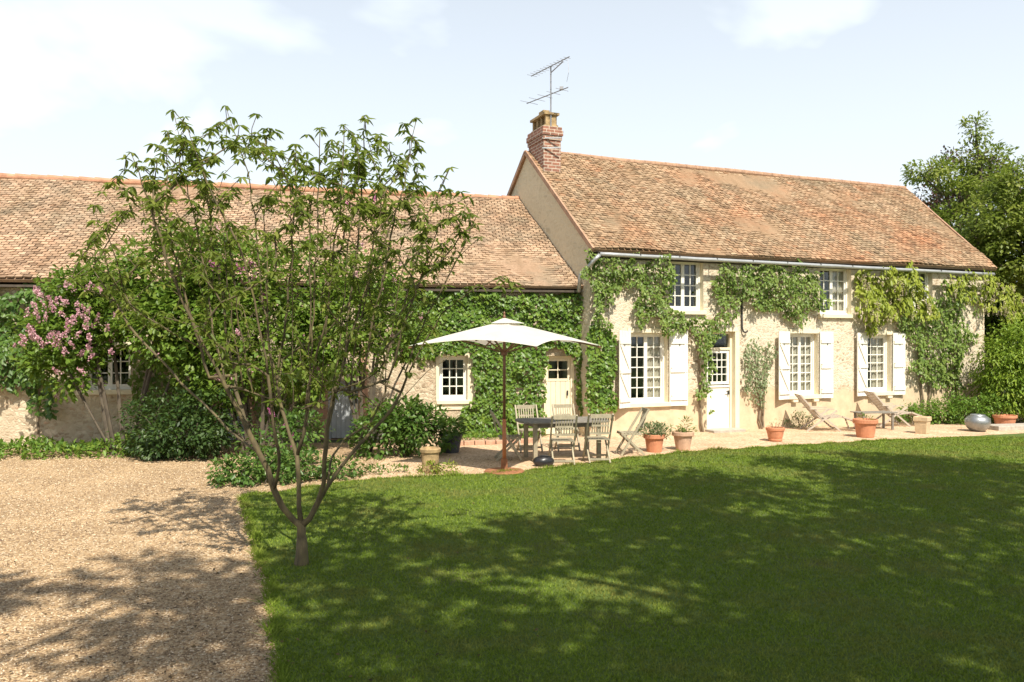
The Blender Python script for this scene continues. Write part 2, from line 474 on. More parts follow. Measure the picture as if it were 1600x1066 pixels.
# foliage
M['lf_tree'] = leaf_mat('shrubby tree leaves', (0.085, 0.130, 0.020), (0.170, 0.220, 0.038), (0.30, 0.325, 0.072), 0.54)
M['lf_ivy'] = leaf_mat('ivy leaves', (0.045, 0.10, 0.014), (0.11, 0.20, 0.024), (0.22, 0.30, 0.045), 0.25, 0.4)
M['lf_rose'] = leaf_mat('climbing rose leaves', (0.080, 0.145, 0.026), (0.170, 0.255, 0.048), (0.29, 0.36, 0.090), 0.36)
M['lf_wist'] = leaf_mat('wisteria leaves', (0.16, 0.22, 0.022), (0.31, 0.37, 0.04), (0.45, 0.48, 0.095), 0.42)
M['lf_dark'] = leaf_mat('dark creeper leaves', (0.018, 0.042, 0.012), (0.04, 0.08, 0.02), (0.08, 0.13, 0.03), 0.25)
M['lf_lilac'] = leaf_mat('lilac leaves', (0.070, 0.140, 0.018), (0.14, 0.235, 0.030), (0.24, 0.32, 0.050), 0.45)
M['lf_bush'] = leaf_mat('glossy bush leaves', (0.038, 0.088, 0.016), (0.085, 0.165, 0.030), (0.16, 0.24, 0.05), 0.3, 0.4)
M['lf_low'] = leaf_mat('low border leaves', (0.070, 0.15, 0.022), (0.14, 0.25, 0.034), (0.23, 0.33, 0.055), 0.38)
M['lf_yellow'] = leaf_mat('yellow green leaves', (0.11, 0.16, 0.02), (0.22, 0.28, 0.035), (0.35, 0.40, 0.06), 0.35)
M['lf_grey'] = leaf_mat('grey green leaves', (0.10, 0.14, 0.06), (0.19, 0.24, 0.11), (0.30, 0.34, 0.18), 0.3)
M['lf_ash'] = leaf_mat('ash leaves', (0.105, 0.155, 0.026), (0.210, 0.265, 0.045), (0.34, 0.37, 0.080), 0.48)
M['lf_copper'] = leaf_mat('copper beech leaves', (0.035, 0.014, 0.012), (0.075, 0.028, 0.024), (0.12, 0.055, 0.04), 0.25)
M['lf_far'] = leaf_mat('dark far leaves', (0.034, 0.066, 0.014), (0.070, 0.120, 0.024), (0.14, 0.19, 0.040), 0.32)
M['lf_weep'] = leaf_mat('drooping bush leaves', (0.11, 0.20, 0.022), (0.22, 0.33, 0.035), (0.34, 0.42, 0.06), 0.42)
M['fl_pink'] = leaf_mat('lilac blossom', (0.46, 0.19, 0.28), (0.60, 0.33, 0.39), (0.72, 0.50, 0.51), 0.25, 0.7)
M['fl_mauve'] = leaf_mat('magenta blossom', (0.35, 0.06, 0.20), (0.48, 0.13, 0.32), (0.60, 0.26, 0.46), 0.25, 0.7)
M['fl_cream'] = leaf_mat('wisteria blossom', (0.45, 0.36, 0.22), (0.58, 0.48, 0.32), (0.66, 0.58, 0.44), 0.3, 0.7)

def ground_mats():
    # gravel
    m, nt, b = new_mat('gravel')
    v = coords(nt)
    vo = node(nt, 'ShaderNodeTexVoronoi'); vo.inputs['Scale'].default_value = 42; nt.links.new(v, vo.inputs['Vector'])
    sp = node(nt, 'ShaderNodeSeparateColor'); nt.links.new(vo.outputs['Color'], sp.inputs[0])
    c = ramp(nt, [(0.0, (0.20, 0.13, 0.075)), (0.25, (0.42, 0.29, 0.155)), (0.55, (0.52, 0.365, 0.205)), (0.85, (0.60, 0.455, 0.285)), (1.0, (0.68, 0.57, 0.40))], sp.outputs[0]).outputs[0]
    ds = ramp(nt, [(0.25, (1, 1, 1)), (0.75, (0.55, 0.5, 0.45))], vo.outputs['Distance']).outputs[0]
    c = mixc(nt, 0.5, c, ds, 'MULTIPLY')
    big = ramp(nt, [(0.35, (0.72, 0.69, 0.66)), (0.65, (1.10, 1.08, 1.06))], noise_n(nt, v, 0.8, 8, 0.7)).outputs[0]
    c = mixc(nt, 1.0, c, big, 'MULTIPLY')
    nt.links.new(c, b.inputs['Base Color']); b.inputs['Roughness'].default_value = 0.9
    inv = node(nt, 'ShaderNodeMath', operation='SUBTRACT'); inv.inputs[0].default_value = 1; nt.links.new(vo.outputs['Distance'], inv.inputs[1])
    bump(nt, b, inv.outputs[0], 0.8, 0.02)
    M['gravel'] = m
    # pebbles
    m, nt, b = new_mat('pebble')
    c = ramp(nt, [(0.0, (0.16, 0.10, 0.06)), (0.3, (0.37, 0.25, 0.13)), (0.65, (0.52, 0.37, 0.215)), (1.0, (0.66, 0.53, 0.375))], attr(nt)).outputs[0]
    nt.links.new(c, b.inputs['Base Color']); b.inputs['Roughness'].default_value = 0.85
    M['pebble'] = m
    # terrace
    m, nt, b = new_mat('terrace grit')
    v = coords(nt)
    vo = node(nt, 'ShaderNodeTexVoronoi'); vo.inputs['Scale'].default_value = 30; nt.links.new(v, vo.inputs['Vector'])
    sp = node(nt, 'ShaderNodeSeparateColor'); nt.links.new(vo.outputs['Color'], sp.inputs[0])
    c = ramp(nt, [(0.0, (0.38, 0.25, 0.15)), (0.4, (0.55, 0.385, 0.24)), (1.0, (0.66, 0.50, 0.35))], sp.outputs[0]).outputs[0]
    big = ramp(nt, [(0.35, (0.80, 0.78, 0.74)), (0.65, (1.08, 1.06, 1.04))], noise_n(nt, v, 1.3, 6)).outputs[0]
    nt.links.new(mixc(nt, 1.0, c, big, 'MULTIPLY'), b.inputs['Base Color']); b.inputs['Roughness'].default_value = 0.95
    bump(nt, b, vo.outputs['Distance'], 0.5, 0.012)
    M['terrace'] = m
    # lawn soil/turf
    m, nt, b = new_mat('turf')
    v = coords(nt)
    c = ramp(nt, [(0.25, (0.060, 0.095, 0.012)), (0.5, (0.10, 0.155, 0.016)), (0.75, (0.14, 0.20, 0.026))], noise_n(nt, v, 60, 5, 0.7)).outputs[0]
    br = ramp(nt, [(0.55, (0, 0, 0)), (0.72, (0.6, 0.6, 0.6))], noise_n(nt, v, 0.9, 5, 0.6)).outputs[0]
    c = mixc(nt, br, c, (0.12, 0.095, 0.035))
    nt.links.new(c, b.inputs['Base Color']); b.inputs['Roughness'].default_value = 0.9
    bump(nt, b, noise_n(nt, v, 90, 3), 0.9, 0.03)
    M['turf'] = m
    # blades: position noise mottles fresh and dry patches
    m, nt, b = new_mat('grass blade')
    v = coords(nt)
    c = ramp(nt, [(0.0, (0.10, 0.160, 0.013)), (0.5, (0.165, 0.245, 0.025)), (1.0, (0.265, 0.33, 0.054))], attr(nt)).outputs[0]
    br = ramp(nt, [(0.47, (0, 0, 0)), (0.70, (0.85, 0.85, 0.85))], noise_n(nt, v, 0.8, 7, 0.68)).outputs[0]
    c = mixc(nt, br, c, (0.25, 0.215, 0.07))
    nt.links.new(c, b.inputs['Base Color']); b.inputs['Roughness'].default_value = 0.7; b.inputs['Specular IOR Level'].default_value = 0.15
    tr = nt.nodes.new('ShaderNodeBsdfTranslucent'); nt.links.new(mixc(nt, 0.4, c, (0.22, 0.30, 0.03)), tr.inputs[0])
    mx = nt.nodes.new('ShaderNodeMixShader'); mx.inputs[0].default_value = 0.3
    nt.links.new(b.outputs[0], mx.inputs[1]); nt.links.new(tr.outputs[0], mx.inputs[2])
    nt.links.new(mx.outputs[0], nt.nodes['Material Output'].inputs[0])
    M['blade'] = m
    M['earth'] = plain('meadow earth', (0.07, 0.085, 0.03), 1.0, 0, 0.4, 0.8, 0.4)
ground_mats()

# ------------------------------------------------------------------ foliage
def unit(a):
    return a / np.maximum(np.linalg.norm(a, axis=1, keepdims=True), 1e-9)

def leaves(name, P, D, N, L, W, rnd, mat, parent, curl=0.18, oval=False):
    """P base, D direction to the tip, N upper side, L length, W width"""
    P = np.asarray(P, float); n = len(P)
    D = unit(np.asarray(D, float)); N = np.asarray(N, float)
    N = unit(N - D * np.sum(D * N, 1, keepdims=True)); S = np.cross(D, N)
    L = np.broadcast_to(np.asarray(L, float), (n,))[:, None]; W = np.broadcast_to(np.asarray(W, float), (n,))[:, None]
    if oval:
        drop = -N * L * curl
        pts = [P, P + D * L * .3 + S * W * .42 + N * L * .05, P + D * L * .68 + S * W * .40 + N * L * .02 + drop * .45,
               P + D * L + drop, P + D * L * .68 - S * W * .40 + N * L * .02 + drop * .45, P + D * L * .3 - S * W * .42 + N * L * .05]
        idx = np.array([[0, 1, 2, 3], [0, 3, 4, 5]]); k = 6
    else:
        pts = [P, P + D * L * .48 + S * W * .5 + N * L * curl * .6, P + D * L, P + D * L * .48 - S * W * .5 + N * L * curl * .6]
        idx = np.array([[0, 1, 2], [0, 2, 3]]); k = 4
    V = np.stack(pts, 1).reshape(-1, 3)
    Fc = (idx[None] + (np.arange(n) * k)[:, None, None]).reshape(-1, idx.shape[1])
    return np_mesh(name, V, Fc, np.repeat(np.clip(rnd, 0, 1), k), mat, parent)

def rdir(n):
    return unit(RNG.normal(size=(n, 3)))

def cloud(blobs, dens, clump_r, per, shell=0.55):
    """leaf positions gathered into clumps through ellipsoids; returns points, outward dirs, clump random"""
    P, O, K = [], [], []
    for (cx, cy, cz, rx, ry, rz) in blobs:
        area = 4 * math.pi * ((rx * ry) ** 1.6 / 3 + (rx * rz) ** 1.6 / 3 + (ry * rz) ** 1.6 / 3) ** (1 / 1.6)
        nc = max(4, int(area * dens))
        d = rdir(nc)
        rad = shell + (1.05 - shell) * RNG.random(nc) ** 0.6
        cen = d * rad[:, None] * np.array([rx, ry, rz]) + np.array([cx, cy, cz])
        cr_ = clump_r * (0.6 + 0.8 * RNG.random(nc))
        kk = RNG.random(nc)
        for i in range(nc):
            m_ = max(3, int(per * (0.5 + RNG.random())))
            q = rdir(m_) * (RNG.random(m_) ** 0.5)[:, None] * cr_[i] * np.array([1.15, 1.15, 0.75])
            P.append(cen[i] + q); O.append(np.tile(d[i], (m_, 1)) * 0.6 + unit(q) * 0.6); K.append(np.full(m_, kk[i]))
    return np.concatenate(P), np.concatenate(O), np.concatenate(K)

def foliage(name, parent, mat, blobs, dens, clump_r, per, L, asp=0.55, zmin=0.02, shell=0.55, droop=0.3, oval=False):
    P, O, K = cloud(blobs, dens, clump_r, per, shell)
    keep = P[:, 2] > zmin
    P, O, K = P[keep], O[keep], K[keep]
    n = len(P)
    D = unit(O) + rdir(n) * 0.8 - np.array([0, 0, droop])
    Nn = np.array([0, 0, 1.0]) + O * 0.7 + rdir(n) * 0.5
    l = L * (0.65 + 0.7 * RNG.random(n))
    return leaves(name, P, D, Nn, l, l * asp, 0.45 * K + 0.55 * RNG.random(n), mat, parent, oval=oval)

def in_poly(x, y, poly):
    x = np.asarray(x); y = np.asarray(y)
    r = np.zeros(x.shape, bool); j = len(poly) - 1
    for i in range(len(poly)):
        xi, yi = poly[i]; xj, yj = poly[j]
        c = ((yi > y) != (yj > y)) & (x < (xj - xi) * (y - yi) / (yj - yi + 1e-12) + xi)
        r ^= c; j = i
    return r

def wall_climber(frame, parent, polys, dens, L, mat, thick=0.18, y0=-0.05, ragged=0.22, asp=0.8, holes=(), name='foliage', gap=0.0, clump=2.2, hang=0.75):
    P = []
    for poly in polys:
        loc = [frame.loc(px, py) for px, py in poly]
        xs = [p[0] for p in loc]; zs = [p[1] for p in loc]
        A = (max(xs) - min(xs) + .6) * (max(zs) - min(zs) + .6)
        n = int(A * dens)
        x = RNG.uniform(min(xs) - .3, max(xs) + .3, n); z = RNG.uniform(min(zs) - .3, max(zs) + .3, n)
        nx = np.array([noise.noise((a * 2.3, b * 2.3, 3.3)) for a, b in zip(x, z)])
        nz = np.array([noise.noise((a * 2.3, b * 2.3, 9.1)) for a, b in zip(x, z)])
        k = in_poly(x + nx * ragged * 1.6, z + nz * ragged * 1.6, loc)
        for h in holes:
            hl = [frame.loc(px, py) for px, py in h]
            k &= ~in_poly(x + nx * 0.1, z + nz * 0.1, hl)
        x, z = x[k], z[k]
        dn = np.array([noise.noise((a * clump, b * clump, 5.7)) + 0.5 * noise.noise((a * clump * 2.7, b * clump * 2.7, 1.7)) for a, b in zip(x, z)])
        k2 = dn > -0.9 + gap
        x, z, dn = x[k2], z[k2], dn[k2]
        y = y0 - thick * np.clip(0.5 + 0.7 * dn, 0.02, 1.3) * RNG.uniform(0.45, 1.0, len(x))
        P.append(np.stack([x, y, z], 1))
    P = np.concatenate(P); n = len(P)
    D = np.stack([RNG.normal(0, .6, n), RNG.uniform(-.5, .05, n), RNG.normal(-hang, .45, n)], 1)
    Nn = np.stack([RNG.normal(0, .45, n), np.full(n, -1.0), RNG.normal(.55, .4, n)], 1)
    l = L * RNG.uniform(.6, 1.35, n)
    cl = np.array([noise.noise((a * 3.1, b * 3.1, 2.2)) for a, b in P[:, [0, 2]]])
    return leaves(name, P, D, Nn, l, l * asp, 0.25 + 0.3 * cl + 0.5 * RNG.random(n), mat, parent), P

def skeleton(mains, tips, step=0.16, up=0.25, jit=0.02):
    """grow a branch skeleton: fixed main limbs, then each tip joins the nearest fitting node"""
    pos, par = [], []
    def add(p, q):
        pos.append(Vector(p)); par.append(q); return len(pos) - 1
    for ml in mains:
        last = None
        for i, p in enumerate(ml):
            p = Vector(p)
            if i == 0:
                if pos:
                    last = min(range(len(pos)), key=lambda j: (pos[j] - p).length)
                    if (pos[last] - p).length > 0.03: last = add(p, last)
                else:
                    last = add(p, -1)
                continue
            a = pos[last]; n = max(1, int((p - a).length / step))
            for k in range(1, n + 1):
                q = a.lerp(p, k / n)
                if k < n: q += Vector((random.gauss(0, jit), random.gauss(0, jit), 0))
                last = add(q, last)
    root = pos[0]
    start = 3
    tips = sorted(tips, key=lambda t: (Vector(t) - root).length)
    tipn = []
    for t in tips:
        t = Vector(t)
        arr = np.array([tuple(p) for p in pos[start:]])
        dvec = np.array(tuple(t)) - arr
        dist = np.linalg.norm(dvec, axis=1)
        cost = dist * (1.0 + 1.4 * np.clip(0.55 - dvec[:, 2] / np.maximum(dist, 1e-6), 0, 2))
        j = int(np.argmin(cost)) + start
        a = pos[j]
        gp = par[j]
        d0 = (a - pos[gp]).normalized() if gp >= 0 else Vector((0, 0, 1))
        Ln = (t - a).length
        m0 = d0 * Ln * 0.45; m1 = ((t - a).normalized() + Vector((0, 0, up))).normalized() * Ln * 0.9
        n = max(2, int(Ln / step)); last = j
        for k in range(1, n + 1):
            s_ = k / n; s2, s3 = s_ * s_, s_ ** 3
            q = a * (2 * s3 - 3 * s2 + 1) + m0 * (s3 - 2 * s2 + s_) + t * (-2 * s3 + 3 * s2) + m1 * (s3 - s2)
            if k < n: q += Vector((random.gauss(0, jit), random.gauss(0, jit), random.gauss(0, jit * .5)))
            last = add(q, last)
        tipn.append(last)
    return pos, par, tipn

def wood(pos, par, r0=0.004, ex=2.4, sides=6, scale=1.0):
    n = len(pos); ch = [[] for _ in range(n)]
    for i, p in enumerate(par):
        if p >= 0: ch[p].append(i)
    s_ = [0.0] * n
    for i in reversed(range(n)):
        s_[i] = sum(s_[c] for c in ch[i]) + (0.03 if ch[i] else 1.0)
    rad = [r0 * v ** (1 / ex) * scale for v in s_]
    mb = MB()
    done = [(0, -1)]
    while done:
        i, p = done.pop()
        pts, rr = [], []
        if p >= 0: pts.append(pos[p]); rr.append(min(rad[p] * 0.9, rad[i] * 1.25))
        cur = i
        while True:
            pts.append(pos[cur]); rr.append(rad[cur])
            if not ch[cur]: break
            nx = max(ch[cur], key=lambda c: s_[c])
            for c in ch[cur]:
                if c != nx: done.append((c, cur))
            cur = nx
        if len(pts) > 1: mb.tube(pts, rr, sides if rr[0] > 0.012 else 5)
    return mb, rad

# ------------------------------------------------------------------ ground, drive, terrace, lawn
def sheet(name, poly, z, mat, sub=None):
    me = bpy.data.meshes.new(name)
    me.from_pydata([(x, y, z) for x, y in poly], [], [tuple(range(len(poly)))])
    o = finish(name, me, mat, None)
    o['kind'] = 'structure'
    return o

sheet('ground', [(-500, -300), (500, -300), (500, 900), (-500, 900)], 0.0, M['earth'])
def wob(poly, amp=0.07, step=0.15):
    out = []
    for i in range(len(poly)):
        a, b = Vector(poly[i]), Vector(poly[(i + 1) % len(poly)])
        n = max(1, min(140, int((b - a).length / step)))
        for k in range(n):
            p = a.lerp(b, k / n)
            w_ = [noise.noise((p.x * 1.7, p.y * 1.7, q)) + .5 * noise.noise((p.x * 6, p.y * 6, q)) for q in (0, 7)]; out.append((p.x + amp * w_[0], p.y + amp * w_[1]))
    return out
lawn_px = [(440, 1066), (430, 1000), (432, 950), (414, 900), (400, 850), (387, 800), (376, 781), (390, 775), (450, 768), (520, 757), (600, 749),
           (680, 745), (740, 744), (850, 734), (1000, 715), (1100, 706), (1250, 697), (1400, 688), (1600, 678), (1800, 670)]
LAWN = [(-0.2, -12), (-1.0, 3.2)] + [G(*p) for p in lawn_px] + [(34, 14), (34, -12)]
sheet('gravel_drive', [(-24, -12), (3, -12), (3, 12.6), (-2.2, 17.5), (-24, 17.5)], 0.004, M['gravel'])
TERR = [G(560, 752), G(600, 720), (-3.0, 19.2), (2.0, 19.0), (16, 25.5), (24, 24), (24, 15), (3, 12.0)]
sheet('terrace', TERR, 0.008, M['terrace'])
LAWNW = wob(LAWN)
sheet('lawn', LAWNW, 0.014, M['turf'])

def grass():
    n = 1700000
    # density falls off away from the house side of the garden the camera stands in
    y = 3.8 + (18.5 - 3.8) * RNG.random(n) ** 1.7
    x = RNG.uniform(-.9, 1, n) * (0.78 * y + 2.2) + 0.6
    k = in_poly(x, y, LAWNW)
    x, y = x[k], y[k]
    k = RNG.random(len(x)) < np.clip(500000 / len(x), 0, 1)
    x, y = x[k], y[k]; n = len(x)
    h = RNG.uniform(.012, .030, n) * (0.8 + 0.03 * y); w = RNG.uniform(.0025, .0055, n) * (0.7 + 0.11 * y)
    a = RNG.uniform(0, 2 * np.pi, n)
    lean = RNG.normal(0, .55, (n, 2)) * h[:, None]
    V = np.zeros((n, 3, 3))
    V[:, 0] = np.stack([x - np.cos(a) * w, y - np.sin(a) * w, np.full(n, .012)], 1)
    V[:, 1] = np.stack([x + np.cos(a) * w, y + np.sin(a) * w, np.full(n, .012)], 1)
    V[:, 2] = np.stack([x + lean[:, 0], y + lean[:, 1], .012 + h], 1)
    # longer uncut blades hanging over the edge
    E_ = np.array(LAWNW); i0 = RNG.integers(0, len(E_) - 1, 60000); t_ = RNG.random(60000)[:, None]
    q = E_[i0] * (1 - t_) + E_[i0 + 1] * t_
    q = q[(q[:, 1] > 3.5) & (q[:, 1] < 18) & (np.abs(q[:, 0]) < 12)][:26000]; m = len(q)
    q = q + RNG.normal(0, .035, (m, 2)); a = RNG.uniform(0, 2 * np.pi, m); w = RNG.uniform(.003, .006, m) * (0.7 + .08 * q[:, 1])
    hh = RNG.uniform(.02, .075, m) * np.array([max(.25, .8 + noise.noise((x_ * 2.5, y_ * 2.5, 3))) for x_, y_ in q]); ln = RNG.normal(0, .8, (m, 2)) * hh[:, None]
    V2 = np.zeros((m, 3, 3)); zz = np.full(m, .008)
    V2[:, 0] = np.stack([q[:, 0] - np.cos(a) * w, q[:, 1] - np.sin(a) * w, zz], 1)
    V2[:, 1] = np.stack([q[:, 0] + np.cos(a) * w, q[:, 1] + np.sin(a) * w, zz], 1)
    V2[:, 2] = np.stack([q[:, 0] + ln[:, 0], q[:, 1] + ln[:, 1], zz + hh], 1)
    V = np.concatenate([V, V2]); n += m
    o = np_mesh('grass', V.reshape(-1, 3), np.arange(n * 3).reshape(n, 3), np.repeat(RNG.random(n), 3), M['blade'])
    tag(o, 'short mown green grass covering the lawn', 'grass', kind='stuff')
grass()

def pebbles():
    n = 90000
    y = 3.8 + (15.5 - 3.8) * RNG.random(n) ** 2.0
    x = -RNG.random(n) * (0.70 * y + 0.8)
    k = ~in_poly(x, y, LAWN)
    # a few strays on the lawn's edge
    k |= (~in_poly(x - 0.10, y, LAWN)) & (RNG.random(n) < .35)
    x, y = x[k], y[k]; n = len(x)
    s_ = RNG.uniform(.004, .011, n) * (0.75 + 0.06 * y)
    base = np.array([[1, 0, 0], [0, 1, 0], [-1, 0, 0], [0, -1, 0], [0, 0, .8], [0, 0, -.5]])
    a = RNG.uniform(0, 2 * np.pi, n); ca, sa = np.cos(a), np.sin(a)
    B = base[None] * RNG.uniform(.6, 1.3, (n, 6, 1)) * s_[:, None, None]
    X = B[..., 0] * ca[:, None] - B[..., 1] * sa[:, None] * .75; Y = B[..., 0] * sa[:, None] + B[..., 1] * ca[:, None] * .75
    V = np.stack([X + x[:, None], Y + y[:, None], B[..., 2] + .006 + s_[:, None] * .25], 2)
    tri = np.array([[0, 1, 4], [1, 2, 4], [2, 3, 4], [3, 0, 4]])
    Fc = (tri[None] + (np.arange(n) * 6)[:, None, None]).reshape(-1, 3)
    o = np_mesh('gravel', V.reshape(-1, 3), Fc, np.repeat(RNG.random(n), 6), M['pebble'])
    tag(o, 'loose tan pebbles lying on the gravel drive', 'gravel', kind='stuff')
pebbles()

def litter():
    n = 1500
    y = 3.9 + 9 * RNG.random(n) ** 1.6; x = -RNG.random(n) * (0.68 * y) + .2
    P = np.stack([x, y, np.full(n, .022)], 1)
    k = RNG.random(n) < np.where(in_poly(x, y, LAWN), .35, .9) * np.clip(1.6 - y / 9, .1, 1)
    P = P[k]; n = len(P)
    D = rdir(n); D[:, 2] = RNG.uniform(-.1, .35, n)
    Nn = rdir(n) * .5 + np.array([0, 0, 1]); l = RNG.uniform(.015, .045, n)
    o = leaves('leaf_litter', P, D, Nn, l, l * .55, RNG.random(n), M['litter'], None)
    tag(o, 'scattered dry brown leaf bits on gravel and lawn edge', 'leaf litter', kind='stuff')
M['litter'] = leaf_mat('dry leaves', (0.035, 0.022, 0.012), (0.09, 0.055, 0.028), (0.17, 0.11, 0.05), 0.1, 0.8)
litter()

# ------------------------------------------------------------------ buildings
SC = 1.179
H = Frame(1.533 * SC, 15.63 * SC, 22.2)      # main house: x along the facade, y into the house
JX, JY = H.world(0, 0.47 * SC)
Wg = Frame(JX, JY, 9.0)                       # long low wing, x negative to the left

def wall_mesh(x0, x1, h, th, ops, y0=0.0, reveal=True):
    """a wall along x from y0 to y0+th with rectangular openings (x0,x1,z0,z1)"""
    mb = MB()
    xs = sorted({x0, x1, *[o[0] for o in ops], *[o[1] for o in ops]})
    zs = sorted({0.0, h, *[o[2] for o in ops], *[o[3] for o in ops]})
    for yy, flip in ((y0, False), (y0 + th, True)):
        for i in range(len(xs) - 1):
            for j in range(len(zs) - 1):
                cx, cz = (xs[i] + xs[i + 1]) / 2, (zs[j] + zs[j + 1]) / 2
                if any(o[0] < cx < o[1] and o[2] < cz < o[3] for o in ops): continue
                q = [(xs[i], yy, zs[j]), (xs[i + 1], yy, zs[j]), (xs[i + 1], yy, zs[j + 1]), (xs[i], yy, zs[j + 1])]
                mb.add(q, [(3, 2, 1, 0) if flip else (0, 1, 2, 3)])
    mb.add([(x0, y0, h), (x1, y0, h), (x1, y0 + th, h), (x0, y0 + th, h)], [(0, 1, 2, 3)])
    for xx in (x0, x1):
        mb.add([(xx, y0, 0), (xx, y0, h), (xx, y0 + th, h), (xx, y0 + th, 0)], [(0, 1, 2, 3)])
    return mb

def reveal_mesh(o, y0, y1, e=0.003):
    """plastered reveal of an opening, plus a narrow flush band round it"""
    a, b, c, d = o
    mb = MB()
    mb.add([(a + e, y0 - .006, c + e), (a + e, y0 - .006, d - e), (a + e, y1, d - e), (a + e, y1, c + e)], [(0, 1, 2, 3)])
    mb.add([(b - e, y0 - .006, c + e), (b - e, y0 - .006, d - e), (b - e, y1, d - e), (b - e, y1, c + e)], [(3, 2, 1, 0)])
    mb.add([(a + e, y0 - .006, d - e), (b - e, y0 - .006, d - e), (b - e, y1, d - e), (a + e, y1, d - e)], [(0, 1, 2, 3)])
    mb.add([(a + e, y0 - .006, c + e), (b - e, y0 - .006, c + e), (b - e, y1, c + e), (a + e, y1, c + e)], [(3, 2, 1, 0)])
    return mb

def window(parent, o, leaves_=2, cols=2, rows=6, depth=0.17, sill=0.10, band=0.09, curtain=None, top_band=True, wallmat='white', bandmat='cream', sill_over=0.06):
    a, b, c, d = o
    fr = MB()
    t = 0.045
    y = depth
    fr.box(((a + b) / 2, y, d - t / 2 - .005), (b - a - .01, .07, t)); fr.box(((a + b) / 2, y, c + t / 2 + .005), (b - a - .01, .07, t))
    for xx in (a + t / 2 + .005, b - t / 2 - .005):
        fr.box((xx, y, (c + d) / 2), (t, .068, d - c - .02 - 2 * t))
    wl = (b - a - 2 * t - .01) / leaves_
    for l in range(leaves_):
        xa = a + t + .005 + l * wl; xb = xa + wl
        st = 0.045
        z0, z1 = c + t + .005, d - t - .005
        for xx in (xa + st / 2, xb - st / 2):
            fr.box((xx, y + .012, (z0 + z1) / 2), (st - .002, .045, z1 - z0))
        fr.box(((xa + xb) / 2, y + .012, z0 + .035), (xb - xa - 2 * st, .043, .07)); fr.box(((xa + xb) / 2, y + .012, z1 - .025), (xb - xa - 2 * st, .043, .05))
        for k in range(1, cols):
            xx = xa + st + (xb - xa - 2 * st) * k / cols
            fr.box((xx, y + .012, (z0 + z1) / 2 + .01), (.022, .03, z1 - z0 - .12))
        for k in range(1, rows):
            zz = z0 + .07 + (z1 - z0 - .12) * k / rows
            fr.box(((xa + xb) / 2, y + .012, zz), (xb - xa - 2 * st, .026, .022))
    w = fr.build('window', M[wallmat], parent)
    g = MB().box(((a + b) / 2, y + .018, (c + d) / 2), (b - a - .1, .006, d - c - .1)).build('pane', M['glass'], w)
    reveal_mesh(o, 0, y + .04).build('reveal', M[bandmat], w)
    if sill:
        MB().box(((a + b) / 2, .04, c - sill / 2 + .012), (b - a + 2 * sill_over, .24, sill)).build('sill', M[bandmat], w, bevel=.008)
    if top_band:
        bm_ = MB().box(((a + b) / 2, -.006, d + .05), (b - a + .16, .03, .10))
        bm_.build('lintel', M[bandmat], w)
    if curtain:
        for (u, v) in curtain:
            mb = MB(); n = 26
            xa, xb = a + (b - a) * u, a + (b - a) * v
            vv = []
            for i in range(n + 1):
                xx = xa + (xb - xa) * i / n; yy = y + .07 + .02 * math.sin(i * 1.5)
                vv += [(xx, yy, c + .02), (xx, yy, d - .03)]
            mb.add(vv, [(2 * i, 2 * i + 2, 2 * i + 3, 2 * i + 1) for i in range(n)])
            mb.build('curtain', M['curtain'], w, smooth=True)
    return w

